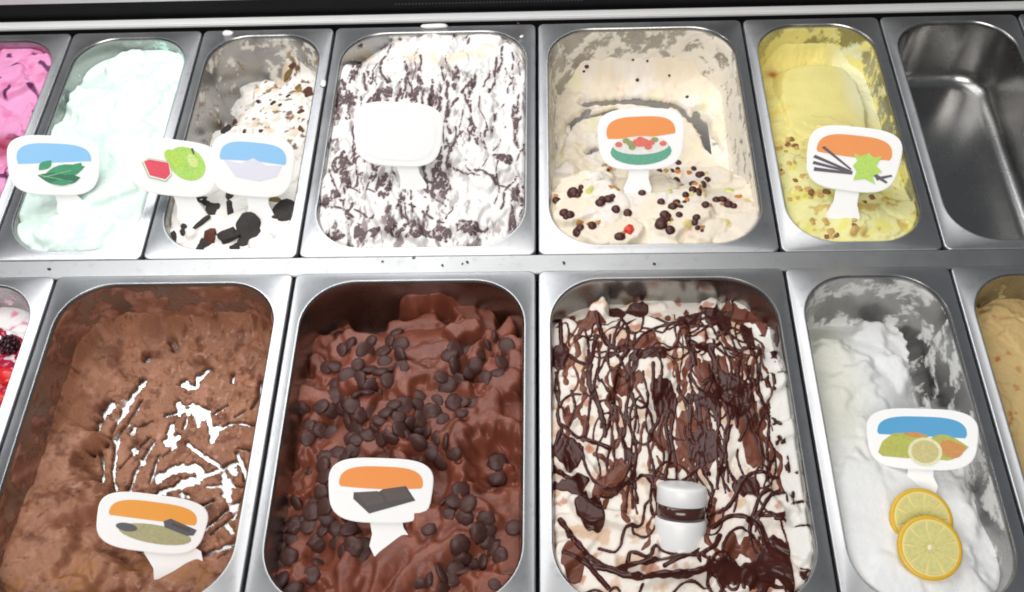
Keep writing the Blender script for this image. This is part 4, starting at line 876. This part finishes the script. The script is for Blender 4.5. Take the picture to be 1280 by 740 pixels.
sign(ICES['cookie'], 219, 210, 108, 74, 240, 272, 'white sign with green apple and red melon picture', None,
     [('printed_apple', ell(.13, .10, .21, .30, .3), 'apple'), ('printed_apple_shade', ell(-.02, .16, .10, .17, .5), 'lime'), ('printed_stem', bar(.17, .38, .20, .28, .03), 'pod'), ('printed_melon_rind', [(-.38, .03), (-.31, .12), (-.07, .10), (-.03, -.13), (-.09, -.26), (-.29, -.22)], 'rindgreen'), ('printed_melon_pith', [(-.37, .04), (-.305, .11), (-.075, .09), (-.035, -.12), (-.095, -.245), (-.285, -.205)], 'white'), ('printed_apple_light', ell(.19, .16, .06, .12, .3), 'apple_light'), ('printed_melon', [(-.36, .05), (-.30, .10), (-.08, .08), (-.05, -.12), (-.10, -.22), (-.28, -.18)], 'melon')], roll=-.12)
sign(ICES['cookie'], 316, 207, 104, 82, 326, 276, 'white sign with plain pale blue band beside the apple sign', PB,
     [('printed_swirl', [(-.36, .06), (-.15, .02), (.0, .12), (.16, .02), (.36, .04), (.30, -.14), (.1, -.24), (-.2, -.2)], 'lilac')], roll=-.09, sag=.02)
sign(ICES['ripple'], 498, 168, 114, 84, 518, 240, 'blank white sign in the rippled white ice cream', None,
     [('blank_panel', rrect_outline(.84, .80, .05, 3.2), 'page'), ('blank_square', [(-.28, -.30), (.08, -.30), (.08, .20), (-.28, .20)], 'page')], roll=-.05)
sign(ICES['cassata'], 801, 174, 110, 80, 797, 240, 'white sign with orange band and a green bowl picture', OR,
     [('printed_bowl', ell(0, -.20, .36, .22), 'bowl'), ('printed_cream', ell(0, -.10, .33, .15), 'cream')]+[('printed_fruit', ell(.26*math.cos(a)*q, -.08+.10*math.sin(a)*q, .045, .045, a, 8), 'nutgreen' if k % 2 else 'berryred') for k, (a, q) in enumerate([(0, 1), (.8, .9), (1.6, .8), (2.4, .9), (3.1, 1), (4.0, .6), (5.3, .6), (1.5, .1), (.4, .5), (2.8, .5)])]+[('printed_fruit', ell(-.0, -.05, .10, .07), 'berryred')], roll=.03, sag=-.03, cut=.12)
sign(ICES['vanilla'], 1066, 199, 116, 84, 1053, 275, 'white sign with orange band, dark vanilla pods and green flower', OR,
     [('printed_pod', bar(-.42, -.02, .02, -.20, .05), 'pod'), ('printed_pod', bar(-.42, -.12, .0, -.20, .05), 'pod'), ('printed_pod', bar(-.40, -.22, .02, -.22, .06), 'pod'), ('printed_pod', bar(-.34, .14, .0, -.16, .04), 'pod'), ('printed_pod', bar(.28, -.26, .44, -.18, .05), 'pod'), ('printed_pod', bar(.26, -.20, .40, -.30, .05), 'pod'),
      ('printed_flower', [(.0, .10), (.08, .06), (.16, .12), (.22, .06), (.30, .10), (.26, -.06), (.33, -.14), (.24, -.22), (.28, -.34), (.16, -.28), (.04, -.32), (.06, -.18), (.01, -.10), (.05, -.02)], 'lime')], roll=-.12, sag=-.02, cut=-.02, stalk=(24, 34))
sign(ICES['scraped'], 190, 654, 136, 74, 225, 712, 'white sign with amber band in the scraped chocolate ice cream', YO,
     [('printed_biscuit', ell(.05, -.18, .34, .16, -.1), 'olive'), ('printed_wafer', ell(-.22, -.12, .10, .07, -.2), 'grey'), ('printed_bar', [(.10, .06), (.16, .12), (.42, -.02), (.40, -.12), (.34, -.14), (.12, -.04)], 'grey'), ('printed_bar_face', [(.18, .06), (.36, -.02), (.35, -.07), (.18, .01)], 'choc')], roll=-.13, stalk=(38, 48))
sign(ICES['drops'], 476, 613, 134, 84, 488, 682, 'white sign with orange band and a dark chocolate bar picture', OR,
     [('printed_bar', [(-.26, -.04), (-.02, -.02), (.02, .02), (.24, .08), (.34, -.14), (-.10, -.36), (-.26, -.14)], 'choc_side'), ('printed_bar_face', [(-.24, -.04), (-.03, -.01), (.05, -.18), (-.12, -.24)], 'choc'), ('printed_bar_face', [(.00, .0), (.22, .07), (.30, -.10), (.08, -.17)], 'choc')], roll=-.03, sag=-.03, stalk=(28, 36))
sign(ICES['lemon'], 1152, 549, 134, 80, 1150, 610, 'white sign with blue band and lemons beside real lemon slices', BL,
     [('printed_lemon', [(-.40, -.24), (-.36, -.06), (-.26, .08), (-.12, .10), (.04, .08), (.10, -.04), (.04, -.18), (-.12, -.32), (-.36, -.30)], 'lemon'), ('printed_lemon', leaf(.20, -.12, .44, .42, .10), 'lemon'), ('printed_lemon_tip', leaf(.26, -.14, .28, .30, .3), 'lemon_tip'), ('printed_lemon_tip', leaf(-.06, .07, .22, .08, -.1), 'lemon_tip'), ('printed_slice', ell(.03, -.20, .155, .23), 'slice'), ('printed_slice_pulp', ell(.03, -.20, .125, .185), 'slice_in')], roll=-.04, cut=-.04)

# ------------------------------------------------------------ the little spread jar
I = ICES['sauce']
b = world(I, hit(I, 850, 662)); d = ray(853, 597); d /= np.linalg.norm(d); c = CAM+d*(np.dot(b-CAM, d)-6)
ax = c-b; ax /= np.linalg.norm(ax); ax = ax*1.0+np.array([0, -.03, .04]); ax /= np.linalg.norm(ax)
jar = empty('spread_jar', b-ax*6); jar.rotation_mode = 'QUATERNION'; jar.rotation_quaternion = Vector(ax).to_track_quat('Z', 'X')
jar.scale = (.93, .93, .93); tag(jar, 'small jar with white lid and brown spread stuck in the chocolate sauce', 'jar')
SPREAD = M_plain('jar_spread', lin(72, 40, 36), .15, coat=.6, var=.1, scale=90)
obj('label', lathe_mesh('label', [(0,-14),(23,-14),(24.4,-10),(24.4,12),(23.8,16),(22.7,17.8),(21.6,18.2)], 40), WHITE, jar)
obj('glass_neck', lathe_mesh('glass_neck', [(20.5,17.6),(22.2,18),(22.2,31),(20.5,31.4)], 40), SPREAD, jar)
lid = obj('lid', lathe_mesh('lid', [(20.8,30.8),(22.6,31),(23,31.6),(23,45),(22.2,47.2),(19.8,48.4),(12,49),(0,49.2)], 48), WHITE, jar)
